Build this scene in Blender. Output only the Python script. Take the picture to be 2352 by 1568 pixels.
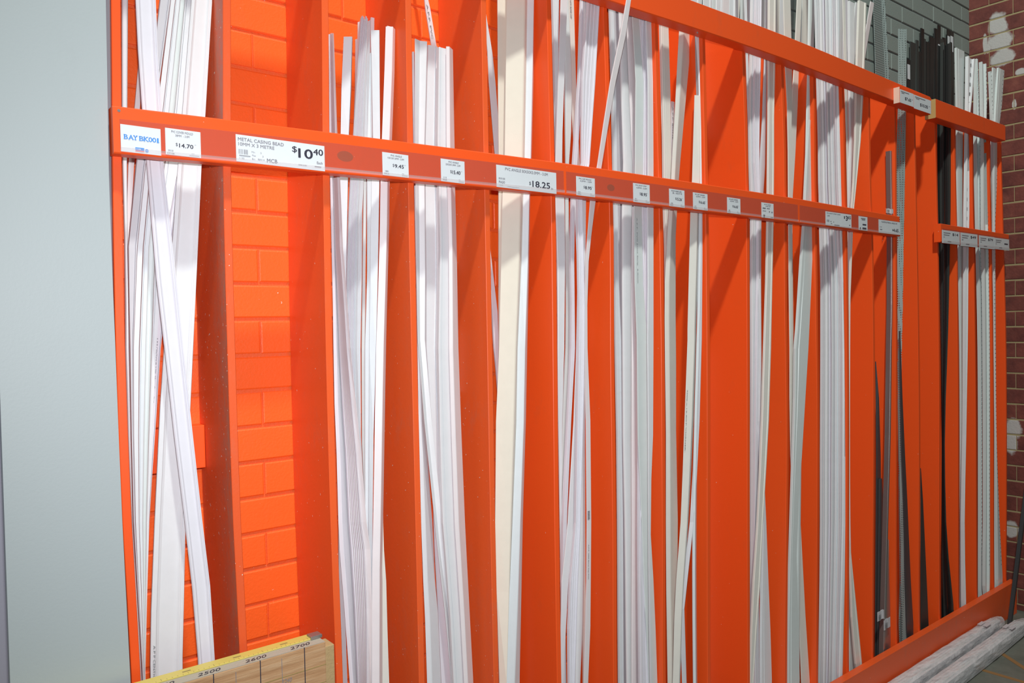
import bpy, bmesh, math, random
from mathutils import Vector, Matrix
random.seed(7)
for o in list(bpy.data.objects): bpy.data.objects.remove(o)
SC = bpy.context.scene
COL = SC.collection
# ---------------------------------------------------------------- camera
FPX, DCAM, HCAM, DEPTH = 1800.0, 1.6578, 1.65, 0.207
R_ = Vector((0.7791, -0.62654, -0.02121)); U_ = Vector((0.0296, 0.00298, 0.99956)); F_ = Vector((0.6262, 0.77938, -0.02087))
CAM = Vector((0, -DCAM, HCAM))
cd = bpy.data.cameras.new('camera'); cam = bpy.data.objects.new('camera', cd); COL.objects.link(cam)
cd.sensor_width = 36.0; cd.lens = FPX / 2352 * 36.0; cd.clip_start = 0.01
m3 = Matrix((R_, U_, -F_)).transposed()
cam.matrix_world = Matrix.Translation(CAM) @ m3.to_4x4()
SC.camera = cam
# ---------------------------------------------------------------- light and exposure
SC.view_settings.view_transform = 'Standard'; SC.view_settings.look = 'None'
SC.view_settings.gamma = 1.0; SC.view_settings.exposure = 0.0; SC.view_settings.use_curve_mapping = False
w = bpy.data.worlds.new('shop_air'); SC.world = w; w.use_nodes = True
w.node_tree.nodes['Background'].inputs[0].default_value = (0.92, 0.97, 1.0, 1)
w.node_tree.nodes['Background'].inputs[1].default_value = 0.115
ld = bpy.data.lights.new('high_bay_light', 'POINT'); ld.energy = 1150; ld.shadow_soft_size = 0.14; ld.color = (0.97, 1.0, 0.92)
lo = bpy.data.objects.new('high_bay_light', ld); COL.objects.link(lo); lo.location = (0.25, -2.35, 7.1)
fd = bpy.data.lights.new('camera_flash', 'SPOT'); fd.energy = 124; fd.shadow_soft_size = 0.02; fd.color = (0.98, 0.96, 1.0)
fd.spot_size = math.radians(107); fd.spot_blend = 1.0
fo = bpy.data.objects.new('camera_flash', fd); COL.objects.link(fo); fo.location = CAM + U_ * 0.11 + F_ * 0.03
fo.rotation_euler = cam.matrix_world.to_euler()

# ---------------------------------------------------------------- helpers
def at(px, py, y):                       # the point of the plane at depth y that the photograph shows at (px, py)
    r = R_ * ((px - 1176) / FPX) + U_ * (-(py - 784) / FPX) + F_
    t = (y + DCAM) / r.y
    return CAM + r * t
def floor_at(px, py, z=0.0):
    r = R_ * ((px - 1176) / FPX) + U_ * (-(py - 784) / FPX) + F_
    return CAM + r * ((z - HCAM) / r.z)

def nm(name):
    m = bpy.data.materials.new(name); m.use_nodes = True
    return m, m.node_tree.nodes, m.node_tree.links, m.node_tree.nodes['Principled BSDF']
def noise(N, L, scale, detail=4, src=None, rough=0.6):
    n = N.new('ShaderNodeTexNoise'); n.inputs['Scale'].default_value = scale; n.inputs['Detail'].default_value = detail
    n.inputs['Roughness'].default_value = rough
    if src is not None: L.new(src, n.inputs['Vector'])
    return n
def ramp(N, L, fac, stops):
    r = N.new('ShaderNodeValToRGB'); L.new(fac, r.inputs[0])
    e = r.color_ramp.elements
    while len(e) < len(stops): e.new(0.5)
    for k, (p, c) in enumerate(stops):
        e[k].position = p; e[k].color = (*c, 1) if len(c) == 3 else c
    return r
def mixc(N, L, fac, a, b):
    m = N.new('ShaderNodeMix'); m.data_type = 'RGBA'
    if isinstance(fac, (int, float)): m.inputs[0].default_value = fac
    else: L.new(fac, m.inputs[0])
    for i, c in ((6, a), (7, b)):
        if isinstance(c, tuple): m.inputs[i].default_value = (*c, 1)
        else: L.new(c, m.inputs[i])
    return m.outputs[2]
def painted(name, base, dirt, dirt_lo=0.55, rough=0.38, fleck=(0.75, 0.7, 0.62), bump=0.05, fleck_p=0.765, front=False):
    m, N, L, B = nm(name)
    tc = N.new('ShaderNodeTexCoord'); mp = N.new('ShaderNodeMapping'); L.new(tc.outputs['Object'], mp.inputs[0])
    mp.inputs['Scale'].default_value = (1, 1, 0.45)
    n1 = noise(N, L, 9, 5, mp.outputs[0]); n2 = noise(N, L, 110, 2, tc.outputs['Object']); n3 = noise(N, L, 45, 6, mp.outputs[0], 0.8)
    r1 = ramp(N, L, n1.outputs[0], [(dirt_lo, (0, 0, 0)), (min(1, dirt_lo + .25), (0.75, 0.75, 0.75))])
    r2 = ramp(N, L, n2.outputs[0], [(fleck_p, (0, 0, 0)), (fleck_p + .03, (1, 1, 1))])
    r3 = ramp(N, L, n3.outputs[0], [(0.45, (0, 0, 0)), (0.75, (0.5, 0.5, 0.5))])
    mm = N.new('ShaderNodeMath'); mm.operation = 'MULTIPLY'; L.new(r1.outputs[0], mm.inputs[0]); L.new(r3.outputs[0], mm.inputs[1])
    fac = mm.outputs[0]
    if front:      # handled edge: more grime towards the open side of the bays
        sp = N.new('ShaderNodeSeparateXYZ'); L.new(tc.outputs['Object'], sp.inputs[0])
        ys = N.new('ShaderNodeMath'); ys.operation = 'MULTIPLY'; L.new(sp.outputs[1], ys.inputs[0]); ys.inputs[1].default_value = 5.0
        mr = ramp(N, L, ys.outputs[0], [(0.005, (0, 0, 0)), (0.03, (0.85, 0.85, 0.85)), (0.25, (0.45, 0.45, 0.45)), (0.62, (0, 0, 0))])
        m2 = N.new('ShaderNodeMath'); m2.operation = 'MULTIPLY'; L.new(mr.outputs[0], m2.inputs[0])
        r4 = ramp(N, L, n3.outputs[0], [(0.38, (0.15, 0.15, 0.15)), (0.62, (1, 1, 1))]); L.new(r4.outputs[0], m2.inputs[1])
        m3_ = N.new('ShaderNodeMath'); m3_.operation = 'MAXIMUM'; L.new(m2.outputs[0], m3_.inputs[0]); L.new(fac, m3_.inputs[1]); fac = m3_.outputs[0]
    c = mixc(N, L, fac, base, dirt)
    c = mixc(N, L, r2.outputs[0], c, fleck)
    L.new(c, B.inputs['Base Color']); B.inputs['Roughness'].default_value = rough
    bp = N.new('ShaderNodeBump'); bp.inputs['Strength'].default_value = bump; bp.inputs['Distance'].default_value = 0.002
    n4 = noise(N, L, 160, 3, tc.outputs['Object']); L.new(n4.outputs[0], bp.inputs['Height']); L.new(bp.outputs[0], B.inputs['Normal'])
    return m
OR = (0.94, 0.102, 0.013)
M = {}
M['orange'] = painted('orange_paint', OR, (0.36, 0.12, 0.06), rough=0.42)
M['orange_dirty'] = painted('scuffed_orange_paint', (0.84, 0.115, 0.022), (0.40, 0.20, 0.14), 0.45, 0.45, bump=0.12, fleck_p=0.73)
M['orange_handled'] = painted('handled_orange_paint', (0.80, 0.105, 0.022), (0.42, 0.22, 0.16), 0.45, 0.5, bump=0.12, fleck_p=0.70, front=True)
M['orange_brick'] = painted('orange_brick_paint', (0.95, 0.135, 0.016), (0.62, 0.13, 0.05), 0.5, 0.45, bump=0.35)
M['orange_mortar'] = painted('orange_mortar_paint', (0.80, 0.12, 0.02), (0.42, 0.2, 0.12), 0.42, 0.6, bump=0.5)
M['grey_brick'] = painted('grey_brick_paint', (0.24, 0.29, 0.27), (0.17, 0.2, 0.19), 0.5, 0.7, bump=0.4)
M['grey_mortar'] = painted('grey_mortar_paint', (0.17, 0.20, 0.20), (0.22, 0.22, 0.2), 0.5, 0.8, bump=0.4)
M['mortar'] = painted('yellow_mortar', (0.36, 0.30, 0.16), (0.22, 0.2, 0.13), 0.45, 0.9, bump=0.5)
M['panel'] = painted('grey_wall_paint', (0.40, 0.46, 0.475), (0.35, 0.40, 0.41), 0.55, 0.5, bump=0.08, fleck_p=0.93)
M['panel_edge'] = painted('dark_grey_edge', (0.19, 0.19, 0.22), (0.12, 0.12, 0.12), 0.5, 0.7)
M['column'] = painted('shaded_grey_paint', (0.28, 0.28, 0.34), (0.24, 0.24, 0.29), 0.55, 0.6, fleck_p=0.93)  # the panel's grey darkened to mauve: weaker flash light put into the colour

def red_brick():
    m, N, L, B = nm('red_brick')
    tc = N.new('ShaderNodeTexCoord'); n1 = noise(N, L, 14, 6, tc.outputs['Object']); n2 = noise(N, L, 4, 2, tc.outputs['Object'])
    c = ramp(N, L, n1.outputs[0], [(0.3, (0.11, 0.026, 0.022)), (0.6, (0.19, 0.05, 0.038)), (0.8, (0.25, 0.08, 0.055))]).outputs[0]
    # worn white paint patches left on the bricks
    sep = N.new('ShaderNodeSeparateXYZ'); L.new(tc.outputs['Object'], sep.inputs[0])
    tot = None
    n5 = noise(N, L, 16, 3, tc.outputs['Object'])
    for (cy, cz, ry, rz) in PATCH:
        a = N.new('ShaderNodeMath'); a.operation = 'SUBTRACT'; L.new(sep.outputs[1], a.inputs[0]); a.inputs[1].default_value = cy
        a2 = N.new('ShaderNodeMath'); a2.operation = 'DIVIDE'; L.new(a.outputs[0], a2.inputs[0]); a2.inputs[1].default_value = ry
        b = N.new('ShaderNodeMath'); b.operation = 'SUBTRACT'; L.new(sep.outputs[2], b.inputs[0]); b.inputs[1].default_value = cz
        b2 = N.new('ShaderNodeMath'); b2.operation = 'DIVIDE'; L.new(b.outputs[0], b2.inputs[0]); b2.inputs[1].default_value = rz
        cv = N.new('ShaderNodeCombineXYZ'); L.new(a2.outputs[0], cv.inputs[0]); L.new(b2.outputs[0], cv.inputs[1])
        ln = N.new('ShaderNodeVectorMath'); ln.operation = 'LENGTH'; L.new(cv.outputs[0], ln.inputs[0])
        ad = N.new('ShaderNodeMath'); ad.operation = 'ADD'; L.new(ln.outputs['Value'], ad.inputs[0]); L.new(n5.outputs[0], ad.inputs[1])
        rr = ramp(N, L, ad.outputs[0], [(0.0, (1, 1, 1)), (1.0, (0, 0, 0))])
        rr.color_ramp.elements[0].position = 0.55
        mx = N.new('ShaderNodeMath'); mx.operation = 'SUBTRACT'; mx.inputs[0].default_value = 1.5; L.new(ad.outputs[0], mx.inputs[1])
        ml = N.new('ShaderNodeMath'); ml.operation = 'MULTIPLY'; ml.use_clamp = True; L.new(mx.outputs[0], ml.inputs[0]); ml.inputs[1].default_value = 4.0
        if tot is None: tot = ml.outputs[0]
        else:
            q = N.new('ShaderNodeMath'); q.operation = 'MAXIMUM'; L.new(tot, q.inputs[0]); L.new(ml.outputs[0], q.inputs[1]); tot = q.outputs[0]
    c = mixc(N, L, tot, c, (0.50, 0.49, 0.48))
    L.new(c, B.inputs['Base Color']); B.inputs['Roughness'].default_value = 0.75
    bp = N.new('ShaderNodeBump'); bp.inputs['Strength'].default_value = 0.4; bp.inputs['Distance'].default_value = 0.004
    n4 = noise(N, L, 90, 4, tc.outputs['Object']); L.new(n4.outputs[0], bp.inputs['Height']); L.new(bp.outputs[0], B.inputs['Normal'])
    return m

def plain(name, col, rough=0.35, metal=0.0, spec=0.5):
    m, N, L, B = nm(name)
    tc = N.new('ShaderNodeTexCoord'); n = noise(N, L, 30, 3, tc.outputs['Object'])
    c = mixc(N, L, n.outputs[0], tuple(v * 0.95 for v in col), tuple(min(1, v * 1.03) for v in col))
    L.new(c, B.inputs['Base Color']); B.inputs['Roughness'].default_value = rough; B.inputs['Metallic'].default_value = metal
    B.inputs['Specular IOR Level'].default_value = spec
    return m
M['W'] = plain('white_pvc', (0.754, 0.782, 0.810))
M['B'] = plain('cool_white_pvc', (0.736, 0.792, 0.828))
M['L'] = plain('lavender_white_pvc', (0.746, 0.746, 0.810))
M['P'] = plain('pinkish_white_pvc', (0.792, 0.746, 0.764))
M['G'] = plain('greenish_white_pvc', (0.690, 0.764, 0.764))
M['Y'] = plain('warm_white_pvc', (0.792, 0.792, 0.736))
M['C'] = plain('cream_pvc', (0.84, 0.80, 0.69))
M['D'] = plain('grey_white_pvc', (0.60, 0.60, 0.64))
M['K'] = plain('black_plastic', (0.012, 0.013, 0.013), 0.45)
M['K2'] = plain('charcoal_plastic', (0.035, 0.042, 0.040), 0.5)
M['S'] = plain('brushed_steel', (0.36, 0.34, 0.33), 0.35, 0.7)
M['S2'] = plain('dark_zinc', (0.09, 0.10, 0.11), 0.4, 0.5)
M['card'] = plain('white_card', (0.70, 0.76, 0.80), 0.55)
M['ink'] = plain('black_ink', (0.03, 0.03, 0.05), 0.6)
M['grey_ink'] = plain('grey_ink', (0.22, 0.22, 0.25), 0.6)
M['blue_ink'] = plain('blue_ink', (0.05, 0.27, 0.72), 0.5)
M['red_ink'] = plain('red_ink', (0.75, 0.2, 0.22), 0.5)
M['stick_ink'] = plain('printed_ink', (0.16, 0.17, 0.18), 0.6)
M['tape'] = plain('yellow_tape', (0.62, 0.52, 0.13), 0.45)
M['tape_ink'] = plain('tape_marks', (0.30, 0.24, 0.08), 0.6)
M['screw'] = plain('zinc_screw', (0.5, 0.5, 0.5), 0.3, 0.8)
M['putty'] = plain('filler_stain', (0.52, 0.10, 0.03), 0.55)
M['endgrain'] = plain('raw_end_grain', (0.50, 0.35, 0.13), 0.7)
M['rawedge'] = plain('pale_raw_edge', (0.80, 0.62, 0.50), 0.6)
M['postgrey'] = plain('dark_grey_steel', (0.05, 0.06, 0.065), 0.45, 0.3)

def mesh_metal():
    m, N, L, B = nm('perforated_galvanised_metal')
    B.inputs['Base Color'].default_value = (0.34, 0.42, 0.41, 1); B.inputs['Metallic'].default_value = 0.3; B.inputs['Roughness'].default_value = 0.45
    tc = N.new('ShaderNodeTexCoord'); mp = N.new('ShaderNodeMapping'); L.new(tc.outputs['Object'], mp.inputs[0]); mp.inputs['Scale'].default_value = (1, 1, 0.62)
    v = N.new('ShaderNodeTexVoronoi'); v.inputs['Scale'].default_value = 150; v.inputs['Randomness'].default_value = 0.0; L.new(mp.outputs[0], v.inputs['Vector'])
    r = ramp(N, L, v.outputs['Distance'], [(0.30, (0, 0, 0)), (0.36, (1, 1, 1))])
    L.new(r.outputs[0], B.inputs['Alpha'])
    return m
M['MESH'] = mesh_metal()
def film(name, tint, alpha, rough=0.12):
    m, N, L, B = nm(name)
    B.inputs['Base Color'].default_value = (*tint, 1); B.inputs['Alpha'].default_value = alpha; B.inputs['Roughness'].default_value = rough
    return m
M['holder'] = film('clear_label_strip', (0.40, 0.14, 0.12), 0.19, 0.35)
M['lip'] = film('clear_label_lip', (0.75, 0.62, 0.62), 0.22, 0.15)
def wrinkle():
    m, N, L, B = nm('clear_wrapping_film')
    tc = N.new('ShaderNodeTexCoord'); mp = N.new('ShaderNodeMapping'); L.new(tc.outputs['Object'], mp.inputs[0]); mp.inputs['Scale'].default_value = (0.45, 1.2, 1.2)
    n = noise(N, L, 22, 3, mp.outputs[0], 0.55)
    bp = N.new('ShaderNodeBump'); bp.inputs['Strength'].default_value = 0.9; bp.inputs['Distance'].default_value = 0.012
    L.new(n.outputs[0], bp.inputs['Height']); L.new(bp.outputs[0], B.inputs['Normal'])
    r = ramp(N, L, n.outputs[0], [(0.38, (0.30, 0.30, 0.30)), (0.62, (0.80, 0.80, 0.80))]); L.new(r.outputs[0], B.inputs['Alpha'])
    B.inputs['Base Color'].default_value = (0.80, 0.80, 0.83, 1); B.inputs['Roughness'].default_value = 0.2
    return m
M['film'] = wrinkle()
def timber():
    m, N, L, B = nm('sawn_timber')
    tc = N.new('ShaderNodeTexCoord'); mp = N.new('ShaderNodeMapping'); L.new(tc.outputs['Object'], mp.inputs[0]); mp.inputs['Scale'].default_value = (1.5, 9, 22)
    n = noise(N, L, 4, 8, mp.outputs[0], 0.7)
    c = ramp(N, L, n.outputs[0], [(0.3, (0.34, 0.17, 0.075)), (0.5, (0.48, 0.28, 0.14)), (0.75, (0.60, 0.42, 0.25))])
    L.new(c.outputs[0], B.inputs['Base Color']); B.inputs['Roughness'].default_value = 0.7
    bp = N.new('ShaderNodeBump'); bp.inputs['Strength'].default_value = 0.5; bp.inputs['Distance'].default_value = 0.003
    L.new(n.outputs[0], bp.inputs['Height']); L.new(bp.outputs[0], B.inputs['Normal'])
    return m
M['timber'] = timber()
M['timber_top'] = painted('weathered_timber_top', (0.40, 0.37, 0.30), (0.30, 0.24, 0.17), 0.45, 0.8, bump=0.4, fleck_p=0.9)
M['chip'] = painted('chipboard', (0.44, 0.31, 0.15), (0.28, 0.18, 0.09), 0.4, 0.8, bump=0.5)
def concrete():
    m, N, L, B = nm('concrete_floor')
    tc = N.new('ShaderNodeTexCoord'); n = noise(N, L, 6, 8, tc.outputs['Object'], 0.7)
    c = ramp(N, L, n.outputs[0], [(0.3, (0.11, 0.12, 0.10)), (0.7, (0.20, 0.205, 0.175))])
    L.new(c.outputs[0], B.inputs['Base Color']); B.inputs['Roughness'].default_value = 0.6
    return m
M['concrete'] = concrete()
M['floor_line'] = painted('worn_orange_line', (0.30, 0.16, 0.06), (0.17, 0.15, 0.11), 0.4, 0.7)

def link(name, me, mat=None, parent=None, loc=(0, 0, 0)):
    o = bpy.data.objects.new(name, me); COL.objects.link(o); o.location = loc
    if mat is not None:
        for m in (mat if isinstance(mat, (list, tuple)) else [mat]): me.materials.append(m)
    if parent is not None:
        o.parent = parent
    return o
def bm_done(bm, name='mesh', recalc=True):
    if recalc: bmesh.ops.recalc_face_normals(bm, faces=bm.faces)
    me = bpy.data.meshes.new(name); bm.to_mesh(me); bm.free(); return me
def add_box(bm, a, b, mi=0):
    vs = [bm.verts.new((x, y, z)) for x in (a[0], b[0]) for y in (a[1], b[1]) for z in (a[2], b[2])]
    for f in ((0, 1, 3, 2), (4, 6, 7, 5), (0, 4, 5, 1), (2, 3, 7, 6), (0, 2, 6, 4), (1, 5, 7, 3)):
        fc = bm.faces.new([vs[i] for i in f]); fc.material_index = mi
def sub(a, o): return Vector(a) - Vector(o)
def box_obj(name, a, b, mat, parent=None, bevel=0.0, origin=None):
    org = Vector(origin) if origin is not None else Vector(((a[0] + b[0]) / 2, (a[1] + b[1]) / 2, a[2]))
    pw = parent['_w'] if parent is not None else (0, 0, 0)
    bm = bmesh.new(); add_box(bm, sub(a, org), sub(b, org))
    if bevel: bmesh.ops.bevel(bm, geom=list(bm.edges), offset=bevel, segments=2, affect='EDGES', profile=0.6)
    o = link(name, bm_done(bm, name), mat, parent, org - Vector(pw)); o['_w'] = list(org); return o
def thing(name, label, cat, loc=(0, 0, 0), group=None):
    o = bpy.data.objects.new(name, None); COL.objects.link(o); o.location = loc; o['_w'] = list(loc); o.empty_display_size = 0.05
    o['label'] = label; o['category'] = cat
    if group: o['group'] = group
    return o
def tag(o, label, cat, group=None):
    o['label'] = label; o['category'] = cat
    if group: o['group'] = group
def lerp(a, b, t): return a + (b - a) * t
def smooth_rows(pts, step=0.12):         # pts: list of tuples sorted; first entry is the parameter; monotone-ish cubic interpolation
    out = []
    n = len(pts)
    for i in range(n - 1):
        p0, p1, p2, p3 = pts[max(0, i - 1)], pts[i], pts[i + 1], pts[min(n - 1, i + 2)]
        k = max(1, int(abs(p2[0] - p1[0]) / step))
        h = p2[0] - p1[0]
        for s in range(k):
            t = s / k; row = [lerp(p1[0], p2[0], t)]
            for c in range(1, len(p1)):
                if h == 0: row.append(p1[c]); continue
                m1 = (p2[c] - p0[c]) / (p2[0] - p0[0]) * h if p2[0] != p0[0] else 0
                m2 = (p3[c] - p1[c]) / (p3[0] - p1[0]) * h if p3[0] != p1[0] else 0
                t2, t3 = t * t, t * t * t
                row.append((2 * t3 - 3 * t2 + 1) * p1[c] + (t3 - 2 * t2 + t) * m1 + (-2 * t3 + 3 * t2) * p2[c] + (t3 - t2) * m2)
            out.append(row)
    out.append(list(pts[-1])); return out
def sweep(sections, closed_caps=True):   # sections: list of rings (lists of Vector)
    bm = bmesh.new(); rings = [[bm.verts.new(v) for v in s] for s in sections]
    n = len(rings[0])
    for a, b in zip(rings, rings[1:]):
        for i in range(n):
            bm.faces.new((a[i], a[(i + 1) % n], b[(i + 1) % n], b[i]))
    if closed_caps:
        bm.faces.new(rings[0]); bm.faces.new(list(reversed(rings[-1])))
    return bm

# ---------------------------------------------------------------- text
_tc = {}
def text_mesh(s, bold=0.0, shear=0.0):
    k = (s, bold, shear)
    if k in _tc: return _tc[k]
    cu = bpy.data.curves.new('t', 'FONT'); cu.body = s; cu.size = 1.0; cu.resolution_u = 3; cu.offset = bold; cu.shear = shear
    ob = bpy.data.objects.new('t', cu); COL.objects.link(ob)
    bpy.context.view_layer.update()
    me = bpy.data.meshes.new_from_object(ob.evaluated_get(bpy.context.evaluated_depsgraph_get()))
    bpy.data.objects.remove(ob); xs = [v.co.x for v in me.vertices]; ys = [v.co.y for v in me.vertices]
    _tc[k] = (me, min(xs), max(xs), min(ys), max(ys)); return _tc[k]
def put_text(bm, s, origin, ex, ey, width, height, bold=0.0, shear=0.0, mi=0):
    if bold > 0:      # heavier strokes: the same outline struck again a hair to either side
        nv = Vector(ex).cross(Vector(ey)).normalized()
        for q_, (dx, dy) in enumerate(((-1, 0), (1, 0), (0, 1), (0, -1))): put_text(bm, s, Vector(origin) + nv * (.00006 * (q_ + 1)) + Vector(ex) * (dx * bold * height) + Vector(ey) * (dy * bold * height * .6), ex, ey, width, height, 0.0, shear, mi)
    me, x0, x1, y0, y1 = text_mesh(s, 0.0, shear)
    if width is None: width = height * (x1 - x0) / (y1 - y0) 
    vs = [bm.verts.new(Vector(origin) + Vector(ex) * ((v.co.x - x0) / (x1 - x0) * width) + Vector(ey) * ((v.co.y - y0) / (y1 - y0) * height)) for v in me.vertices]
    for p in me.polygons:
        try: f = bm.faces.new([vs[i] for i in p.vertices]); f.material_index = mi
        except ValueError: pass

# ================================================================ SETTING
def tag_struct(o): o['kind'] = 'structure'; return o
XEND = 4.90
ZC0 = 2.3645 - 1.65 + 1.65    # one bed joint of the back wall
def brick_wall(name, horiz, x0, x1, zph, xph, z0, z1, mats, zsplit=None, relief=0.0045, pw=0.24, seed=1):
    # horiz: function (u, out, z) -> world point ; bricks stand proud of the mortar plane
    rnd = random.Random(seed); bm = bmesh.new(); m = 0.0042; mv = 0.0016
    def quad(pts, mi):
        f = bm.faces.new([bm.verts.new(p) for p in pts]); f.material_index = mi
    quad([horiz(x0, 0, z0), horiz(x1, 0, z0), horiz(x1, 0, zsplit or z1), horiz(x0, 0, zsplit or z1)], 1)
    if zsplit: quad([horiz(x0, 0, zsplit), horiz(x1, 0, zsplit), horiz(x1, 0, z1), horiz(x0, 0, z1)], 3)
    k0 = int(math.floor((z0 - zph) / 0.086)); k1 = int(math.ceil((z1 - zph) / 0.086))
    for k in range(k0, k1):
        za = max(z0, zph + k * 0.086 + m); zb = min(z1, zph + (k + 1) * 0.086 - m)
        if zb - za < 0.01: continue
        mi = 2 if (zsplit and (za + zb) / 2 > zsplit) else 0
        off = xph + (pw / 2 if k % 2 else 0)
        j0 = int(math.floor((x0 - off) / pw)); j1 = int(math.ceil((x1 - off) / pw))
        for j in range(j0, j1):
            xa = max(x0, off + j * pw + mv); xb = min(x1, off + (j + 1) * pw - mv)
            if xb - xa < 0.01: continue
            r = relief * rnd.uniform(0.75, 1.2); c = 0.003
            a1, b1 = za + rnd.uniform(-.0012, .0012), zb + rnd.uniform(-.0012, .0012)
            base = [horiz(xa, -0.002, a1), horiz(xb, -0.002, a1), horiz(xb, -0.002, b1), horiz(xa, -0.002, b1)]
            mid = [horiz(xa, r - c * .6, a1), horiz(xb, r - c * .6, a1), horiz(xb, r - c * .6, b1), horiz(xa, r - c * .6, b1)]
            top = [horiz(xa + c, r, a1 + c), horiz(xb - c, r, a1 + c), horiz(xb - c, r, b1 - c), horiz(xa + c, r, b1 - c)]
            R = [[bm.verts.new(p) for p in q] for q in (base, mid, top)]
            for q in (0, 1):
                for i in range(4):
                    f = bm.faces.new((R[q][i], R[q][(i + 1) % 4], R[q + 1][(i + 1) % 4], R[q + 1][i])); f.material_index = mi
            f = bm.faces.new(R[2]); f.material_index = mi
    me = bm_done(bm, name); return tag_struct(link(name, me, mats))
JX = 0.7185 - 0.004 + 0.12
PATCH = []
def rpatch(px, py, ry, rz):
    r = R_ * ((px - 1176) / FPX) + U_ * (-(py - 784) / FPX) + F_
    p = CAM + r * (XEND / r.x); PATCH.append((p.y, p.z, ry, rz))
rpatch(2292, 55, .055, .075); rpatch(2298, 95, .07, .06); rpatch(2302, 132, .07, .05); rpatch(2263, 100, .012, .06); rpatch(2270, 112, .014, .03)
rpatch(2326, 985, .05, .07); rpatch(2322, 1020, .04, .06); rpatch(2320, 1215, .05, .05); rpatch(2330, 240, .012, .03); rpatch(2345, 165, .03, .02)
M['red_brick'] = red_brick()
brick_wall('wall_back', lambda u, o, z: Vector((u, DEPTH - o, z)), -0.3, XEND, ZC0, JX, 0, 3.7,
           [M['orange_brick'], M['orange_mortar'], M['grey_brick'], M['grey_mortar']], zsplit=2.7945)
brick_wall('wall_right', lambda u, o, z: Vector((XEND - o, u, z)), -1.9, DEPTH, 2.356, 0.10, 0, 3.7, [M['red_brick'], M['mortar']], relief=0.0025, seed=3)
bm = bmesh.new(); add_box(bm, (-2, -6, -0.1), (9, DEPTH + .1, 0)); tag_struct(link('floor', bm_done(bm, 'floor'), M['concrete']))
# orange lines painted on the concrete
for k, (a, b) in enumerate((((2300, 1500), (2380, 1552)), ((2255, 1538), (2370, 1572)))):
    A, Bp = floor_at(*a), floor_at(*b); d = (Bp - A).normalized(); n = Vector((-d.y, d.x, 0)) * 0.012
    bm = bmesh.new(); z = Vector((0, 0, 0.0015))
    A2, B2 = A - d * .25, Bp + d * .6
    lo4 = [A2 - n, B2 - n, B2 + n, A2 + n]
    v = [bm.verts.new(p) for p in lo4] + [bm.verts.new(p + z) for p in lo4]
    for f in ((4, 5, 6, 7), (0, 1, 5, 4), (1, 2, 6, 5), (2, 3, 7, 6), (3, 0, 4, 7), (3, 2, 1, 0)): bm.faces.new([v[i] for i in f])
    tag_struct(link('trim_%d' % (k + 1), bm_done(bm, 'floor_line'), M['floor_line']))
# grey wall panel on the left and the column behind it
rows = [(0, 243), (400, 250), (800, 265), (1200, 281), (1548, 299)]
lrows = [(900, 0), (1568, 31)]
YP = -0.012
pr = [at(x, y, YP) for y, x in rows]; pl = [at(x, y, YP) for y, x in lrows]
secs = []
zz = [(3.7, pr[0].x - .004, pl[0].x)] + [(p.z, p.x, pl[0].x + (pl[1].x - pl[0].x) * 0) for p in pr] + [(0.0, pr[-1].x + .012, pl[0].x)]
for z, xr, xl in smooth_rows(zz, 0.15):
    secs.append([Vector((xl, YP, z)), Vector((xr, YP, z)), Vector((xr, YP + .024, z)), Vector((xl, YP + .024, z))])
tag_struct(link('wall_left', bm_done(sweep(secs), 'wall_left'), M['panel']))
bm = bmesh.new(); add_box(bm, (-1.2, 0.02, 0), (at(262, 700, 0.01).x - .02, DEPTH + .08, 3.7)); tag_struct(link('wall_front', bm_done(bm, 'wall_front'), M['column']))
xg = at(244, 0, .013).x
bm = bmesh.new(); add_box(bm, (xg - .03, 0.0125, 0), (at(255, 0, .0).x + .001, 0.0195, 3.7)); tag_struct(link('trim_3', bm_done(bm, 'edge_strip'), M['panel_edge']))

# ================================================================ RACK
rack = thing('timber_rack', 'long orange timber rack with narrow upright dividers against the brick wall', 'rack', (0.35, 0, 0))
FINS = [  # right front edge of each divider (px at several py)
 [(0, 277), (380, 280), (780, 287), (1200, 303), (1548, 323)],
 [(0, 530.5), (380, 531), (800, 540.7), (1200, 554), (1483, 568)],
 [(0, 754.5), (400, 757.7), (800, 764.3), (1200, 775), (1568, 788.5)],
 [(0, 945), (200, 947.7), (460, 951.5), (780, 958), (1200, 968), (1568, 976)],
 [(0, 1116.5), (434, 1124.5), (800, 1131), (1200, 1138), (1568, 1146)],
 [(0, 1265.5), (460, 1276), (800, 1280), (1200, 1284), (1568, 1290)],
 [(0, 1394), (250, 1402), (540, 1410), (800, 1411), (1200, 1416), (1568, 1418)],
 [(50, 1511), (375, 1520), (800, 1526.6), (1200, 1529), (1568, 1530)],
 [(100, 1620), (375, 1626), (800, 1631), (1568, 1632)],
 [(100, 1710), (375, 1719), (700, 1722), (1568, 1723)],
 [(150, 1799), (350, 1806), (700, 1808), (1000, 1812), (1568, 1808)],
 [(200, 1873), (700, 1879), (1000, 1882), (1568, 1879)],
 [(200, 1938), (300, 1941), (700, 1949), (1000, 1951), (1568, 1950)],
 [(250, 1999), (400, 2001), (600, 2007), (900, 2010), (1568, 2006)],
 [(300, 2059), (700, 2061), (1400, 2061)],
 [(300, 2103), (700, 2111), (1000, 2114), (1400, 2113)],
 [(300, 2150), (500, 2155), (900, 2160), (1400, 2160)],
 [(300, 2194), (600, 2200), (900, 2203), (1370, 2203)],
 [(300, 2234), (600, 2239), (900, 2243), (1350, 2245)],
 [(330, 2274), (600, 2279), (900, 2283), (1330, 2284)],
 [(325, 2300), (514, 2305), (800, 2312), (1200, 2313), (1327, 2312)]]
TH = 0.0165; ZTOP = 2.683
FX = []    # per divider: sorted list of (z, x right face)
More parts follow.
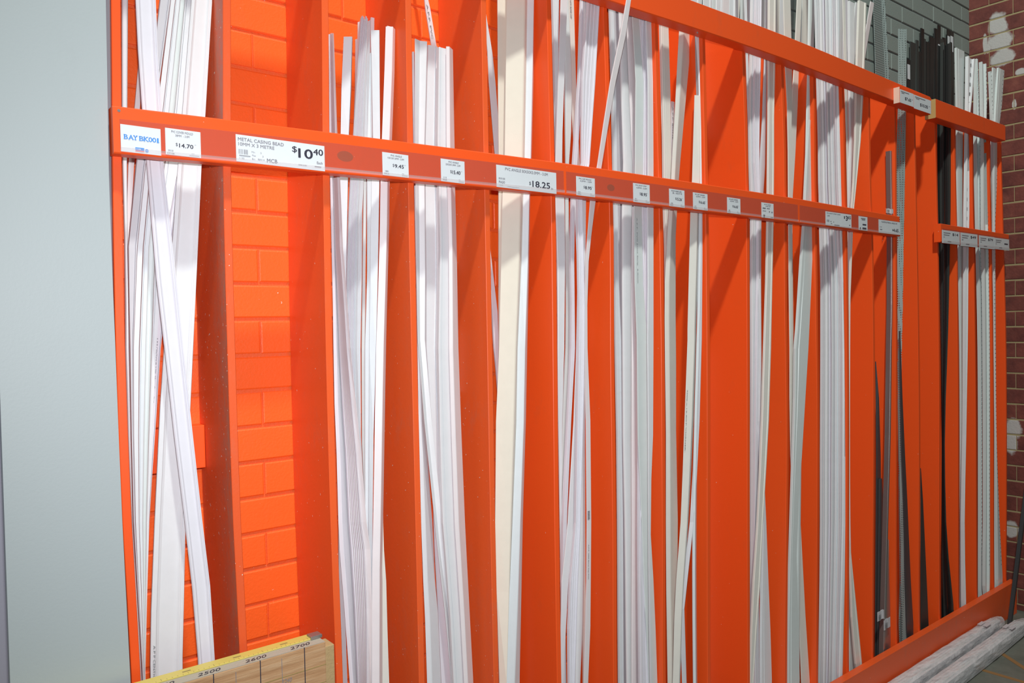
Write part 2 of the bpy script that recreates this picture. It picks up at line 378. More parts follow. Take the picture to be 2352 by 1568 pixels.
for i, f in enumerate(FINS):
    pts = sorted([(at(x, y, 0).z, at(x, y, 0).x) for y, x in f], reverse=True)
    pts = [(ZTOP, pts[0][1])] + [p for p in pts if p[0] < ZTOP - .02] + [(0.0, pts[-1][1])]
    FX.append(pts)
    r = smooth_rows(pts, 0.12); org = Vector((pts[-1][1], 0, 0)); secs = []
    c = 0.0012
    for z, x in r:
        zb2 = z + (.082 if z == r[0][0] else 0)      # the top is cut sloping up to the wall
        secs.append([Vector((x - TH + c, 0, z)) - org, Vector((x - c, 0, z)) - org, Vector((x, c, z)) - org, Vector((x, DEPTH - .007, zb2)) - org, Vector((x - TH, DEPTH - .007, zb2)) - org, Vector((x - TH, c, z)) - org])
    o = link('divider', bm_done(sweep(secs), 'divider'), M['orange_handled' if i == 1 else 'orange_dirty' if i in (2, 3, 4) else 'orange'], rack, org - Vector(rack['_w'])); o['_w'] = list(org)
def fin_x(i, z):
    p = FX[i]
    for a, b in zip(p, p[1:]):
        if a[0] >= z >= b[0]: return lerp(b[1], a[1], (z - b[0]) / (a[0] - b[0] + 1e-9))
    return p[0][1] if z > p[0][0] else p[-1][1]
def board(name, tops, bots, y0, y1, mat, parent, xl=None, xr=None, capmat=None):
    # tops/bots: px points along the upper and lower front edge
    T = [at(x, y, y0) for x, y in tops]; Bt = [at(x, y, y0) for x, y in bots]
    def zi(P, x):
        if x <= P[0].x: return P[0].z
        for a, b in zip(P, P[1:]):
            if a.x <= x <= b.x: return lerp(a.z, b.z, (x - a.x) / (b.x - a.x))
        return P[-1].z
    xa = xl if xl is not None else T[0].x; xb = xr if xr is not None else T[-1].x
    n = max(2, int((xb - xa) / 0.15)); org = Vector(((xa + xb) / 2, y1, zi(Bt, (xa + xb) / 2))); secs = []; c = 0.0025
    rowz = []
    for k in range(n + 1):
        x = lerp(xa, xb, k / n); rowz.append((x, zi(T, x), zi(Bt, x)))
    for q in range(3):   # soften the kinks of the crown
        rowz = [rowz[0]] + [(rowz[k][0], (rowz[k - 1][1] + 2 * rowz[k][1] + rowz[k + 1][1]) / 4, (rowz[k - 1][2] + 2 * rowz[k][2] + rowz[k + 1][2]) / 4) for k in range(1, n)] + [rowz[-1]]
    for x, zt, zb in rowz:
        secs.append([Vector(p) - org for p in ((x, y0 + c, zb), (x, y0, zb + c), (x, y0, zt - c), (x, y0 + c, zt), (x, y1, zt), (x, y1, zb))])
    bm = sweep(secs); bmesh.ops.recalc_face_normals(bm, faces=bm.faces)
    mats = [mat]
    if capmat:
        mats.append(capmat)
        for f in bm.faces:
            if len(f.verts) == 6 and f.calc_center_median().x < 0: f.material_index = 1
    me = bpy.data.meshes.new(name); bm.to_mesh(me); bm.free()
    o = link(name, me, mats, parent, org - Vector(parent['_w'])); o['_w'] = list(org)
    return o, (lambda x: zi(T, x)), (lambda x: zi(Bt, x))
YL, YU = -0.032, -0.045
lower, LT, LB = board('lower_rail', [(258, 242), (720, 298), (1280, 371), (1800, 450), (2066, 497)], [(257, 351), (790, 400), (1280, 445), (1800, 508), (2068, 543)], YL, -0.0003, M['orange'], rack)
upper, UT, UB = board('upper_rail', [(1586, 0), (1750, 59.7), (1860, 104), (1900, 120), (2059, 190), (2137, 222)], [(1390, 0), (1540, 46), (1708, 102), (1806, 136), (1900, 173), (2059, 234), (2137, 263)], YU, -0.0003, M['orange'], rack, xl=0.34)
upper2, _, _ = board('upper_rail', [(2149, 226.5), (2309, 288)], [(2149, 270), (2310.6, 324)], YU - .004, -0.0003, M['orange'], rack, capmat=M['endgrain'])
lower2, L2T, L2B = board('lower_rail', [(2161, 513), (2317, 538)], [(2161, 555), (2318, 573)], YL, -0.0003, M['orange'], rack)
box_obj('bottom_board', (0.35, -0.034, 0.0), (4.845, -0.0003, 0.182), M['orange_dirty'], rack, 0.0015)
# short cleat fixed to the bricks in the first bay
a = at(441, 978, .165); b = at(466, 1074, .165)
box_obj('cleat', (fin_x(0, 1.3) + .002, .165, b.z), (fin_x(1, 1.3) - TH - .002, DEPTH - .0055, a.z), M['orange'], rack, 0.002)
# clear label strips along the lower rail (sub-parts)
def strip_on(railobj, pxa, pxb, ztop, zbot, y0):
    # ztop/zbot functions of x
    xa = at(pxa, 300, YL).x; xb = at(pxb, 500, YL).x; n = max(2, int((xb - xa) / .15)); rw = Vector(railobj['_w'])
    for nme, za, zb, ya, yb, mt in (('label_strip', ztop, zbot, y0 - .0012, y0 - .0002, M['holder']), ('label_strip_lip', lambda x: zbot(x) + .0025, lambda x: zbot(x) - .0045, y0 - .0045, y0 - .0003, M['lip'])):
        secs = []; org = Vector((xa, y0, zbot(xa)))
        for k in range(n + 1):
            x = lerp(xa, xb, k / n)
            secs.append([Vector((x, y, z)) - org for y, z in ((ya, zb(x)), (ya, za(x)), (yb, za(x)), (yb, zb(x)))])
        o = link(nme, bm_done(sweep(secs), nme), mt, railobj, org - rw)
zt = lambda x: LT(x) - .024; zb_ = lambda x: LB(x) + .0095
for a, b in ((275, 1296), (1298, 1832), (1834, 2066)): strip_on(lower, a, b, zt, zb_, YL)
strip_on(lower2, 2163, 2317, lambda x: L2T(x) - .022, lambda x: L2B(x) + .006, YL)
def disc(name, px, py, y, rx, rz, mat, parent, t=.0006):
    p = at(px, py, y); bm = bmesh.new(); n = 20
    a = [bm.verts.new((math.cos(k * 2 * math.pi / n) * rx, 0, math.sin(k * 2 * math.pi / n) * rz)) for k in range(n)]
    b = [bm.verts.new((math.cos(k * 2 * math.pi / n) * rx * .9, -t, math.sin(k * 2 * math.pi / n) * rz * .9)) for k in range(n)]
    for k in range(n): bm.faces.new((a[k], a[(k + 1) % n], b[(k + 1) % n], b[k]))
    bm.faces.new(b)
    return link(name, bm_done(bm, name), mat, parent, p - Vector(parent['_w']))
disc('screw', 273, 254, YL, .003, .003, M['screw'], lower)
disc('screw', 1602, 75, YU, .003, .003, M['screw'], upper)
disc('filler_spot', 793, 359, YL, .020, .012, M['putty'], lower, .0001)
disc('filler_spot', 1403, 431, YL, .016, .010, M['putty'], lower, .0001)
disc('screw', 499, 1159, .0, .0, .0, M['screw'], lower) if False else None

# ================================================================ PRICE TICKETS
def ticket(pxl, pxr, yt, yb, label, lines, group=None, y=YL - .0016, name='price_ticket'):
    A = at(pxl, yt, y); Bq = at(pxr, yt, y); Cq = at(pxl, yb, y)
    W = Bq.x - A.x; H = A.z - Cq.z; org = Vector((A.x, y, Cq.z))
    t = thing(name, label, 'price ticket', org, group)
    bm = bmesh.new(); c = .0002
    add_box(bm, (0, -0.0004, 0), (W, 0.0003, H)); link('paper_card', bm_done(bm, 'paper_card'), M['card'], t)
    by = {}
    for ln in lines:
        kind, mat = ln[0], ln[1]
        bm = by.setdefault(mat, bmesh.new())
        if kind == 't':      # text, x (left), y (bottom), w, h as fractions of the card
            _, _, s, x, yy, w_, h_, bold = ln
            put_text(bm, s, (x * W, -0.0007, yy * H), (1, 0, 0), (0, 0, 1), w_ * W, h_ * H, bold)
        elif kind == 'b':    # block
            _, _, x, yy, w_, h_ = ln
            v = [bm.verts.new((px, -0.0012, pz)) for px, pz in ((x * W, yy * H), ((x + w_) * W, yy * H), ((x + w_) * W, (yy + h_) * H), (x * W, (yy + h_) * H))]
            bm.faces.new(v)
        elif kind == 'bar':  # barcode
            _, _, x, yy, w_, h_, n = ln
            rnd = random.Random(int(pxl)); q = x
            for k in range(n):
                ww = w_ / n * rnd.uniform(.25, .8)
                v = [bm.verts.new((px * W, -0.0014 if mat == 'card' else -0.0007, pz * H)) for px, pz in ((q, yy), (q + ww, yy), (q + ww, yy + h_), (q, yy + h_))]
                bm.faces.new(v); q += w_ / n
        elif kind == 'c':
            _, _, x, yy, r = ln
            v = [bm.verts.new((x * W + r * H * math.cos(k * math.pi / 8), -0.0012, yy * H + r * H * math.sin(k * math.pi / 8))) for k in range(16)]; bm.faces.new(v)
    nmap = {'ink': 'printed_price', 'grey_ink': 'small_print', 'blue_ink': 'blue_print', 'red_ink': 'red_print', 'card': 'white_print'}
    for mk, bm in by.items():
        link(nmap[mk], bm_done(bm, mk, False), M[mk], t)
    return t
def slab(s, x, y, w, h, mat='blue_ink'):
    out = [('t', mat, s, x, y, w, h, 0.028)]
    return out
g = 'grey_ink'; k_ = 'ink'
T1 = []
for ch, xa, xb in (('B', .082, .173), ('A', .194, .311), ('Y', .311, .408), ('B', .459, .561), ('K', .571, .684), ('0', .689, .780), ('0', .786, .878), ('1', .905, .940)):
    T1 += slab(ch, xa, .47, xb - xa, .17)
    feet = {'B': ((xa - .012, xa + .03),), 'A': ((xa - .012, xa + .035), (xb - .035, xb + .012)), 'Y': (((xa + xb) / 2 - .025, (xa + xb) / 2 + .025),), 'K': ((xa - .012, xa + .035), (xb - .04, xb + .01)), '1': ((xa - .015, xb + .018),)}.get(ch, ())
    caps = {'B': ((xa - .012, xa + .03),), 'Y': ((xa - .008, xa + .035), (xb - .035, xb + .008)), 'K': ((xa - .012, xa + .035), (xb - .045, xb + .0))}.get(ch, ())
    T1 += [('b', 'blue_ink', a, .468, b - a, .024) for a, b in feet] + [('b', 'blue_ink', a, .618, b - a, .024) for a, b in caps]
T1 += [('b', 'blue_ink', .35, .10, .22, .105), ('b', 'red_ink', .35, .055, .22, .04), ('c', 'blue_ink', .635, .12, .062), ('bar', 'card', .37, .125, .13, .045, 5), ('bar', 'card', .60, .10, .07, .035, 3)]
ticket(276, 368, 284.5, 347, 'white ticket printed BAY BK001 in blue at the left end of the lower rail', T1, name='bay_sign')
ticket(378.8, 459.7, 293, 354, 'white price ticket for PVC cover mould priced $14.70, beside the blue bay sign',
       [('t', g, 'PVC COVER MOULD', .17, .845, .61, .085, .02), ('t', g, '38MM  - 3.0M', .28, .72, .40, .075, .02), ('t', k_, '$', .285, .34, .055, .14, .0), ('t', k_, '14.70', .38, .32, .40, .15, .03),
        ('t', g, 'EA', .82, .46, .05, .035, 0), ('bar', g, .06, .13, .16, .065, 9), ('t', g, 'CM10B', .04, .03, .20, .055, .01), ('b', g, .72, .12, .09, .014), ('b', g, .66, .05, .28, .016)])
ticket(541, 744, 307.9, 370, 'wide white price ticket for METAL CASING BEAD priced $10.40 on the lower rail',
       [('t', g, 'METAL CASING BEAD', .022, .775, .50, .125, .02), ('t', g, '10MM X 3 METRE', .025, .60, .39, .12, .02), ('t', k_, '$', .617, .58, .055, .26, .012), ('t', k_, '10', .69, .42, .165, .36, .04),
        ('t', k_, '40', .865, .60, .115, .24, .03), ('bar', g, .025, .29, .105, .18, 14), ('b', g, .03, .22, .12, .028), ('t', g, '1130', .03, .10, .055, .07, 0),
        ('t', g, 'Min', .165, .375, .035, .07, 0), ('t', g, '0', .26, .375, .012, .07, 0), ('t', g, 'Max', .168, .25, .042, .07, 0), ('t', g, '3', .28, .25, .012, .07, 0), ('t', g, 'Bin', .168, .12, .033, .07, 0),
        ('t', g, 'BJ014', .232, .12, .07, .07, .01), ('t', g, 'MCB', .33, .09, .115, .145, .03), ('t', g, 'Each', .905, .255, .067, .10, .02), ('t', g, '00822081', .685, .11, .10, .06, .0), ('b', g, .875, .13, .08, .03)])
def small(pxl, pxr, yt, yb, label, l1, l2, price, code, wl=.42, pw_=.42, group=None):
    return ticket(pxl, pxr, yt, yb, label,
        [('t', g, l1, .32 if len(l1) < 11 else .14, .86, wl if len(l1) < 11 else .66, .075, .03), ('t', g, l2, .20, .745, .62, .07, .03), ('t', k_, '$', .385, .39, .06, .15, .0), ('t', k_, price, .465, .38, .345, .155, .03),
         ('t', g, 'EA', .83, .51, .06, .035, 0), ('bar', g, .09, .15, .14, .065, 6), ('t', g, code, .065, .05, .17, .065, .01), ('b', g, .73, .14, .08, .016), ('b', g, .73, .06, .22, .016)], group)
small(877.6, 937.3, 348.6, 401.4, 'white price ticket for PVC angle priced $9.45, right of the METAL CASING BEAD one', 'PVC ANGLE', '15X15X1.0MM - 2.4M', '9.45', 'PA15')
small(1012, 1066.3, 363.7, 415.6, 'white price ticket for PVC angle priced $15.40, left of the wide PVC ANGLE ticket', 'PVC ANGLE', '25X25X1.0MM - 2.4M', '15.40', 'PA25')
ticket(1139.5, 1276.7, 377.8, 428.9, 'wide white price ticket for PVC angle 50x50 priced $18.25',
       [('t', g, 'PVC ANGLE 50X50X3.0MM - 3.0M', .14, .80, .71, .125, .015), ('t', k_, '$', .53, .255, .03, .17, .0), ('t', k_, '18.25', .585, .20, .30, .28, .03), ('t', g, 'EA', .905, .18, .035, .08, .02),
        ('bar', g, .035, .36, .10, .085, 10), ('t', g, 'PA50', .035, .19, .095, .105, .02), ('b', g, .04, .09, .06, .012), ('b', g, .17, .07, .19, .012)])
small(1323, 1365.7, 404.2, 447.8, 'white price ticket for PVC cap mould priced $8.95, just right of the strip joint', 'PVC CAP MOULD', '4.5MM - 3.0M', '8.95', 'CM4.5')
small(1453.9, 1491.7, 419.8, 463.3, 'white price ticket for PVC joint strip priced $8.95, second of that price', 'PVC JOINT STRIP', '6.0MM - 3.0M', '8.95', 'JS6.0')
small(1536.6, 1571.7, 432.9, 473, 'white price ticket priced $15.26 with slightly wavy right edge', 'PVC EXT CORNER LARGE', '3.0M', '15.26', 'EC30')
small(1591.4, 1624.6, 441.3, 479.7, 'white price ticket priced $16.65, next to the $15.26 ticket', 'PVC EXT CORNER', '6.0MM - 3.0M', '16.65', 'EC60')
small(1669.9, 1700, 452.6, 488.6, 'white price ticket priced $16.65 below the empty bay', 'PVC EXT CORNER', '4.5MM - 3.0M', '16.65', 'EC45')
ticket(1748.7, 1776.3, 464.3, 499, 'creased faded white ticket on the lower rail left of the second strip joint',
       [('t', g, 'PVC INT CORNER', .22, .86, .55, .06, .03), ('t', g, '6.0MM 3.0M', .33, .75, .40, .06, .03), ('b', g, .08, .60, .25, .07), ('b', g, .42, .62, .25, .04), ('b', g, .08, .44, .28, .03), ('b', g, .60, .40, .08, .08), ('b', g, .80, .38, .1, .08),
        ('b', k_, .13, .13, .14, .06), ('b', k_, .15, .03, .09, .06), ('b', g, .73, .06, .22, .03)])
ticket(1896, 1955, 484.9, 516.8, 'white price ticket for PVC joint strip priced $3.65', [('t', g, 'PVC JOINT STRIP 4.5MM', .04, .83, .52, .09, .03), ('t', g, '3.0M', .06, .66, .09, .09, .03), ('t', k_, '$', .70, .63, .05, .20, .03),
        ('t', k_, '3', .775, .52, .07, .34, .05), ('t', k_, '65', .855, .66, .115, .22, .03), ('bar', g, .04, .26, .09, .16, 5), ('b', g, .17, .3, .04, .04), ('b', g, .28, .28, .03, .04), ('b', g, .18, .16, .06, .03),
        ('b', g, .32, .07, .2, .05), ('b', g, .9, .18, .05, .05)])
ticket(1972, 1992, 496, 527.8, 'narrow white ticket with handwritten mark between $3.65 and $4.65 tickets', [('b', g, .25, .84, .5, .05), ('b', g, .32, .75, .4, .05), ('b', k_, .42, .38, .42, .09), ('b', k_, .12, .06, .1, .14), ('b', k_, .4, .08, .45, .13)])
ticket(2018, 2067, 503.6, 534, 'white price ticket priced $4.65 at the right end of the lower rail', [('t', g, 'PLASTER EXTERNAL ANGLE 3.0M', .13, .80, .72, .10, .02), ('t', k_, '$', .62, .24, .04, .15, .02), ('t', k_, '4.65', .67, .20, .24, .24, .04), ('bar', g, .05, .42, .10, .07, 5), ('b', g, .05, .24, .10, .05), ('b', g, .93, .2, .03, .04)])
for q, (xa, xb, ya, yb, pr_, lb) in enumerate(((2163.5, 2204, 527.5, 557.5, '14', 'far left'), (2206, 2245, 533.5, 564, '49', 'second from left'), (2248.5, 2283.5, 540, 568.5, '79', 'third from left'), (2284, 2317.5, 545.5, 571.5, None, 'far right'))):
    L_ = [('b', g, .08, .78, .38, .045), ('b', g, .08, .62, .32, .045), ('bar', g, .08, .42, .08, .1, 3), ('b', g, .3, .14, .2, .05)]
    if pr_: L_ += [('t', k_, '$' + pr_, .58, .62, .32, .22, .03)]
    else: L_ += [('b', k_, .66, .5, .24, .1)]
    ticket(xa, xb, ya, yb, 'small grey-white ticket, %s of the four on the short right rail' % lb, L_)
# small ticket board on the upper rail
tb = thing('ticket_board', 'short orange board with pale end holding two price tickets on the upper rail', 'board', at(2066, 235, YU - .03))
A = at(2066, 199, YU - .026); Bq = at(2139, 262, YU - .026); Cq = at(2066, 235, YU - .026)
bm = bmesh.new(); add_box(bm, Vector((A.x, YU - .026, Cq.z + .0)) - Vector(tb['_w']), Vector((Bq.x, YU - .0003, A.z)) - Vector(tb['_w']))
bmesh.ops.recalc_face_normals(bm, faces=bm.faces)
for f in bm.faces:
    if f.normal.x < -.5: f.material_index = 1
link('backing_board', bm_done(bm, 'backing_board'), [M['orange'], M['rawedge']], tb)
for xa, xb, ya, yb, pr_, lb in ((2067, 2098, 204.5, 235, '7.65', 'left'), (2099, 2138, 217, 248.5, '10.05', 'right')):
    ticket(xa, xb, ya, yb, 'white price ticket, %s of the two on the upper rail board' % lb,
           [('b', g, .05, .85, .6, .04), ('b', g, .1, .75, .2, .04), ('t', k_, '$' + pr_, .35, .28, .45, .25, .04), ('b', g, .84, .5, .1, .02)], y=YU - .0275)

# ================================================================ STICKS
PROF = {
 # normalised width a (0..1) and true depth b (m); closed outline, front first
 'flat':   [(0, .0035), (0, .0008), (.03, 0), (.97, 0), (1, .0008), (1, .0035)],
 'thin':   [(0, .006), (0, .0006), (.08, 0), (.92, 0), (1, .0006), (1, .006)],
 'ribbed': [(0, .009), (0, .0012), (.03, 0), (.09, 0), (.11, .004), (.34, .005), (.36, .0035), (.39, .0035), (.41, .005), (.62, .005), (.64, .003), (.70, .003), (.72, .005), (.90, .004), (.92, 0), (.98, 0), (1, .0012), (1, .009)],
 'step':   [(0, .010), (0, .0015), (.04, 0), (.20, 0), (.22, .0045), (.27, .0045), (.29, .0015), (.97, .0015), (1, .003), (1, .010)],
 'stepr':  [(0, .010), (0, .003), (.03, .0015), (.70, .0015), (.72, .0045), (.80, .0045), (.82, 0), (.96, 0), (1, .0015), (1, .010)],
 'bead':   [(0, .007), (0, .002), (.06, 0), (.14, 0), (.17, .002), (.25, .004), (.75, .004), (.80, .002), (.83, .0), (.88, 0), (.90, .002), (.93, 0), (.98, .0), (1, .002), (1, .007)],
 'half':   [(0, .007), (.02, .004), (.12, .0016), (.3, .0003), (.5, 0), (.7, .0003), (.88, .0016), (.98, .004), (1, .007)],
 'chan':   [(0, .016), (0, .0006), (.02, 0), (.14, 0), (.16, .001), (.16, .011), (.84, .011), (.84, .001), (.86, 0), (.98, 0), (1, .0006), (1, .016)],
 'angle':  [(0, .012), (.66, 0), (.72, 0), (1, .010), (.94, .0115), (.69, .003), (.04, .0145)],
 'angle2': [(0, .009), (.48, 0), (.54, 0), (1, .012), (.95, .0140), (.51, .0030), (.05, .0110)],
 'anglel': [(0, .004), (.22, 0), (.28, 0), (1, .014), (.98, .0170), (.25, .0030), (.03, .0065)],
 'in':     [(0, .0), (.06, .0), (.5, .011), (.94, 0), (1, 0), (1, .003), (.52, .0145), (.48, .0145), (0, .003)],
 'tube':   [(0, .022), (0, .002), (.06, 0), (.94, 0), (1, .002), (1, .022)],
 'mangle': [(0, .022), (.5, 0), (1, .022), (.96, .0222), (.5, .0012), (.04, .0222)],
}
ORD = ['first', 'second', 'third', 'fourth', 'fifth', 'sixth', 'seventh', 'eighth', 'ninth', 'tenth', 'eleventh', 'twelfth', 'thirteenth', 'fourteenth', 'fifteenth', 'sixteenth', 'seventeenth', 'eighteenth', 'nineteenth', 'twentieth', 'twenty-first', 'twenty-second', 'twenty-third', 'twenty-fourth', 'twenty-fifth', 'twenty-sixth', 'twenty-seventh', 'twenty-eighth', 'twenty-ninth', 'thirtieth', 'thirty-first', 'thirty-second', 'thirty-third', 'thirty-fourth']
COLN = {'W': 'white', 'B': 'cool white', 'L': 'lavender-white', 'P': 'pinkish white', 'G': 'pale greenish', 'Y': 'warm white', 'C': 'cream', 'D': 'greyish', 'K': 'black', 'K2': 'charcoal', 'S': 'grey steel', 'S2': 'dark zinc', 'MESH': 'perforated metal'}
BAYN = {b: '%s bay' % ORD['ABCDEFGHIJKLMNOPQRST'.index(b)] for b in 'ABCDEFGHIJKLMNOPQRST'}
BAYI = {'A': 0, 'C': 2, 'D': 3, 'E': 4, 'F': 5, 'G': 6, 'H': 7, 'I': 8, 'J': 9, 'K': 10, 'L': 11, 'M': 12, 'N': 13, 'O': 14, 'P': 15, 'Q': 16, 'R': 17, 'S': 18, 'T': 19}
STK = []
def stick(bay, prof, mat, k, rows, top=None, end=False, label=None, text=None, y=None, name=None, up=True, bdepth=1.0, ytop=None):
    """rows (py, left px, right px); top=True when the photo shows the upper end at the first row"""
    STK.append(dict(bay=bay, prof=prof, mat=mat, k=k, rows=rows, top=top, end=end, label=label, text=text, y=y, name=name, up=up, bd=bdepth, ytop=ytop))
def fan(bay, prof, mats, k, rows, fr, top=None, labelfmt=None, k_step=1.0, **kw):
    for i in range(len(fr) - 1):
        a, b = fr[i], fr[i + 1]
        jit = random.uniform(0, 10) if top else 0
        rr = [((py + (jit if r == 0 else 0)), lerp(l, r_, a), lerp(l, r_, b)) for r, (py, l, r_) in enumerate(rows)]
        stick(bay, prof[i % len(prof)] if isinstance(prof, (list, tuple)) else prof, mats[i % len(mats)], k + i * k_step, rr, top=top, **kw)
# ---- A
stick('A', 'bead', 'L', 0, [(0, 310, 358), (120, 316, 363), (250, 325, 371), (380, 336, 376), (640, 358, 405), (800, 377, 421), (1000, 399, 443), (1200, 424, 465), (1350, 441, 483), (1512, 454, 493)], label='wide lavender-white cover moulding leaning diagonally across the others, first bay', name='cover_moulding')
stick('A', 'bead', 'W', 4.5, [(0, 439, 487), (257, 418, 472), (380, 408, 463), (594, 392, 453.6), (800, 376, 444), (930, 367, 438), (1200, 354, 427), (1397, 346, 423), (1520, 344, 420)], label='widest white cover moulding on the right of the first bay, text near its foot', name='cover_moulding', text=('A P P CENTIO', 1482, 1560, .13, .004))
stick('A', 'half', 'W', 5, [(0, 279, 294), (240, 279.5, 292.5), (380, 281, 292), (540, 285, 293), (700, 287, 297), (800, 287.5, 297), (1000, 293, 301), (1200, 301, 306), (1350, 308, 314), (1540, 320, 328)])
stick('A', 'flat', 'P', 8, [(0, 330, 345), (150, 317, 328), (240, 309, 322), (380, 294, 308), (560, 289, 298), (700, 290, 296)])
stick('A', 'stepr', 'D', 1.2, [(0, 366, 391), (174, 345, 368), (380, 311, 334), (567, 293, 315), (700, 295, 310), (800, 297, 306), (1200, 305, 311), (1540, 325, 329)])
stick('A', 'flat', 'W', 2.0, [(0, 391, 402), (257, 360, 373), (380, 334, 345), (567, 315, 328), (800, 306, 319), (1200, 311, 319), (1540, 327, 330)])
stick('A', 'step', 'B', 2.8, [(0, 400, 413), (257, 371, 387), (380, 344, 361), (567, 327, 341), (800, 318, 334), (1200, 317, 327), (1540, 329, 332)])
stick('A', 'half', 'G', 3.5, [(0, 411, 425), (257, 384, 401), (380, 359, 377), (567, 339, 357), (800, 332, 348), (1200, 325, 337), (1540, 330, 333)])
stick('A', 'step', 'W', 4.0, [(0, 422, 441), (257, 398, 419), (380, 375, 410), (567, 354, 377), (800, 346, 359), (1200, 334, 342), (1540, 331, 334)])
stick('A', 'stepr', 'L', 4.8, [(0, 436, 452), (257, 410, 426), (380, 393, 412), (567, 371, 396), (800, 356, 369), (900, 350, 362.6), (1000, 344, 356), (1100, 339, 349), (1200, 336, 343), (1400, 330, 337), (1540, 328, 334)],
      text=('A P P CENTIOUR 3.0M  38mm Cover PVC', 775, 925, .25, .0035))
# ---- C
C1 = [(75, 754, 766), (126, 755, 768), (300, 756, 774), (400, 757.5, 780), (567, 761, 787), (700, 764, 798), (800, 765.5, 805), (927, 768, 818), (1048, 773, 830), (1200, 777, 842), (1263, 780, 851), (1400, 791, 855), (1568, 803, 853)]
fan('C', ['anglel'] + ['thin'] * 7 + ['angle'], ['L', 'L', 'W', 'L', 'W', 'L', 'W', 'L', 'P'], 3.2, C1, [0, .36, .43, .49, .55, .61, .67, .73, .79, 1.0], top=True, k_step=-.38, name='plastic_angle')
stick('C', 'angle', 'B', 6, [(82, 789, 810), (201, 784, 807), (305, 782, 802), (404, 780, 800), (594, 778, 796), (800, 776, 792), (1335, 778, 790), (1568, 785, 798)], top=True, name='plastic_angle')
C3 = [(35, 828, 851), (54, 826, 851), (174, 820, 848), (308, 811, 845), (404, 804, 836), (487, 800, 832), (621, 795, 831), (800, 792, 828), (1000, 800, 829), (1200, 812, 838), (1568, 830, 850)]
fan('C', ['thin'] * 8 + ['angle'], ['L', 'B', 'L', 'L', 'W', 'L', 'B', 'W', 'W'], 4.6, C3, [0, .09, .18, .27, .36, .45, .54, .63, .72, 1.0], top=True, k_step=-.15, name='plastic_angle')
stick('C', 'angle2', 'P', 7.2, [(48, 821, 829), (120, 820, 827), (308, 812, 820), (800, 806, 815), (1568, 815, 825)], top=True, name='plastic_angle')
stick('C', 'angle2', 'W', 7.8, [(88, 815.5, 823), (200, 815, 821), (308, 811, 817), (800, 800, 810), (1568, 812, 820)], top=True, name='plastic_angle')
stick('C', 'thin', 'P', 6.2, [(40, 850, 860), (308, 848, 856), (404, 843, 850), (1568, 845, 852)], top=True, name='plastic_angle')
stick('C', 'flat', 'G', 5.4, [(150, 846, 853), (300, 840, 850), (404, 835, 843), (621, 832, 839.5), (800, 830, 839), (1021, 831, 839), (1128, 835, 840), (1568, 842, 848)], top=True)
stick('C', 'angle', 'B', 2.4, [(67, 851, 872), (187, 854, 872), (313, 856, 873), (404, 853, 872), (621, 850, 868), (800, 848, 864), (1000, 847, 858), (1200, 846, 856), (1568, 848, 857)], top=True, name='plastic_angle')
stick('C', 'angle2', 'B', 3.4, [(120, 846, 853), (404, 843, 854), (621, 843, 853), (800, 838.5, 851), (1000, 838.5, 851), (1200, 839, 854), (1263, 845, 855), (1568, 850, 858)], top=True, name='plastic_angle')
stick('C', 'angle2', 'P', 1.0, [(60, 886, 907.5), (161, 883, 906), (319, 877, 900), (409, 874, 895), (514, 872.6, 894), (621, 870, 891), (782, 864.6, 887), (900, 862, 885), (1148, 858, 881), (1309, 855, 878), (1568, 854, 878)], top=True, name='plastic_angle', label='pinkish white plastic angle, tallest on the right of the $9.45 ticket bay')
stick('C', 'flat', 'Y', 2.0, [(60, 888, 898), (800, 872, 884), (1200, 873, 880), (1263, 875, 882), (1335, 877, 887), (1450, 877, 890), (1568, 877, 894)], top=True)
# ---- D
stick('D', 'in', 'W', 3.0, [(92, 952.5, 981), (327, 953.5, 975), (420, 954, 975), (621, 956, 977), (780, 959, 976), (967, 974, 992), (1148, 993, 1010.6), (1255, 1004, 1021), (1400, 1021, 1040), (1568, 1038, 1056)], top=True, name='plastic_angle', bdepth=.5)
stick('D', 'anglel', 'B', 4.6, [(118, 945.5, 952), (327, 949, 956), (620, 955, 963), (780, 958, 964), (967, 961, 976), (1200, 967, 993), (1335, 972, 999), (1416, 976, 1006), (1568, 981, 1013)], top=True, name='plastic_angle')
stick('D', 'flat', 'L', 5.6, [(110, 975, 990), (800, 985, 1000), (1148, 994, 1003), (1255, 997, 1006), (1416, 1006, 1024), (1568, 1013, 1040)], top=True)
stick('D', 'stepr', 'W', 4.0, [(104, 980, 1005), (327, 974, 1002), (420, 974, 1006), (621, 976, 1008), (800, 976, 1004), (967, 988, 1010), (1200, 1005, 1020), (1568, 1035, 1050)], top=True, name='plastic_angle')
D4 = [(103, 1004, 1040), (327, 1001, 1044), (420, 1004, 1045), (567, 1007, 1049), (800, 1003, 1053), (1000, 1007, 1060), (1200, 1013, 1068), (1282, 1020, 1072), (1416, 1030, 1079), (1568, 1038, 1087)]
fan('D', ['step', 'anglel'], ['W', 'P'], 2.0, D4, [0, .56, 1.0], top=True, k_step=-.8, name='plastic_angle')
stick('D', 'flat', 'P', 8.5, [(0, 974, 984), (20, 976, 988.5), (107, 990, 1003), (300, 1012, 1026), (900, 1040, 1052)], label='thin pinkish strip leaning behind the $15.40 angles, printed near its top', text=('A.P.P. PVC', 10, 90, .5, .005), end=True)
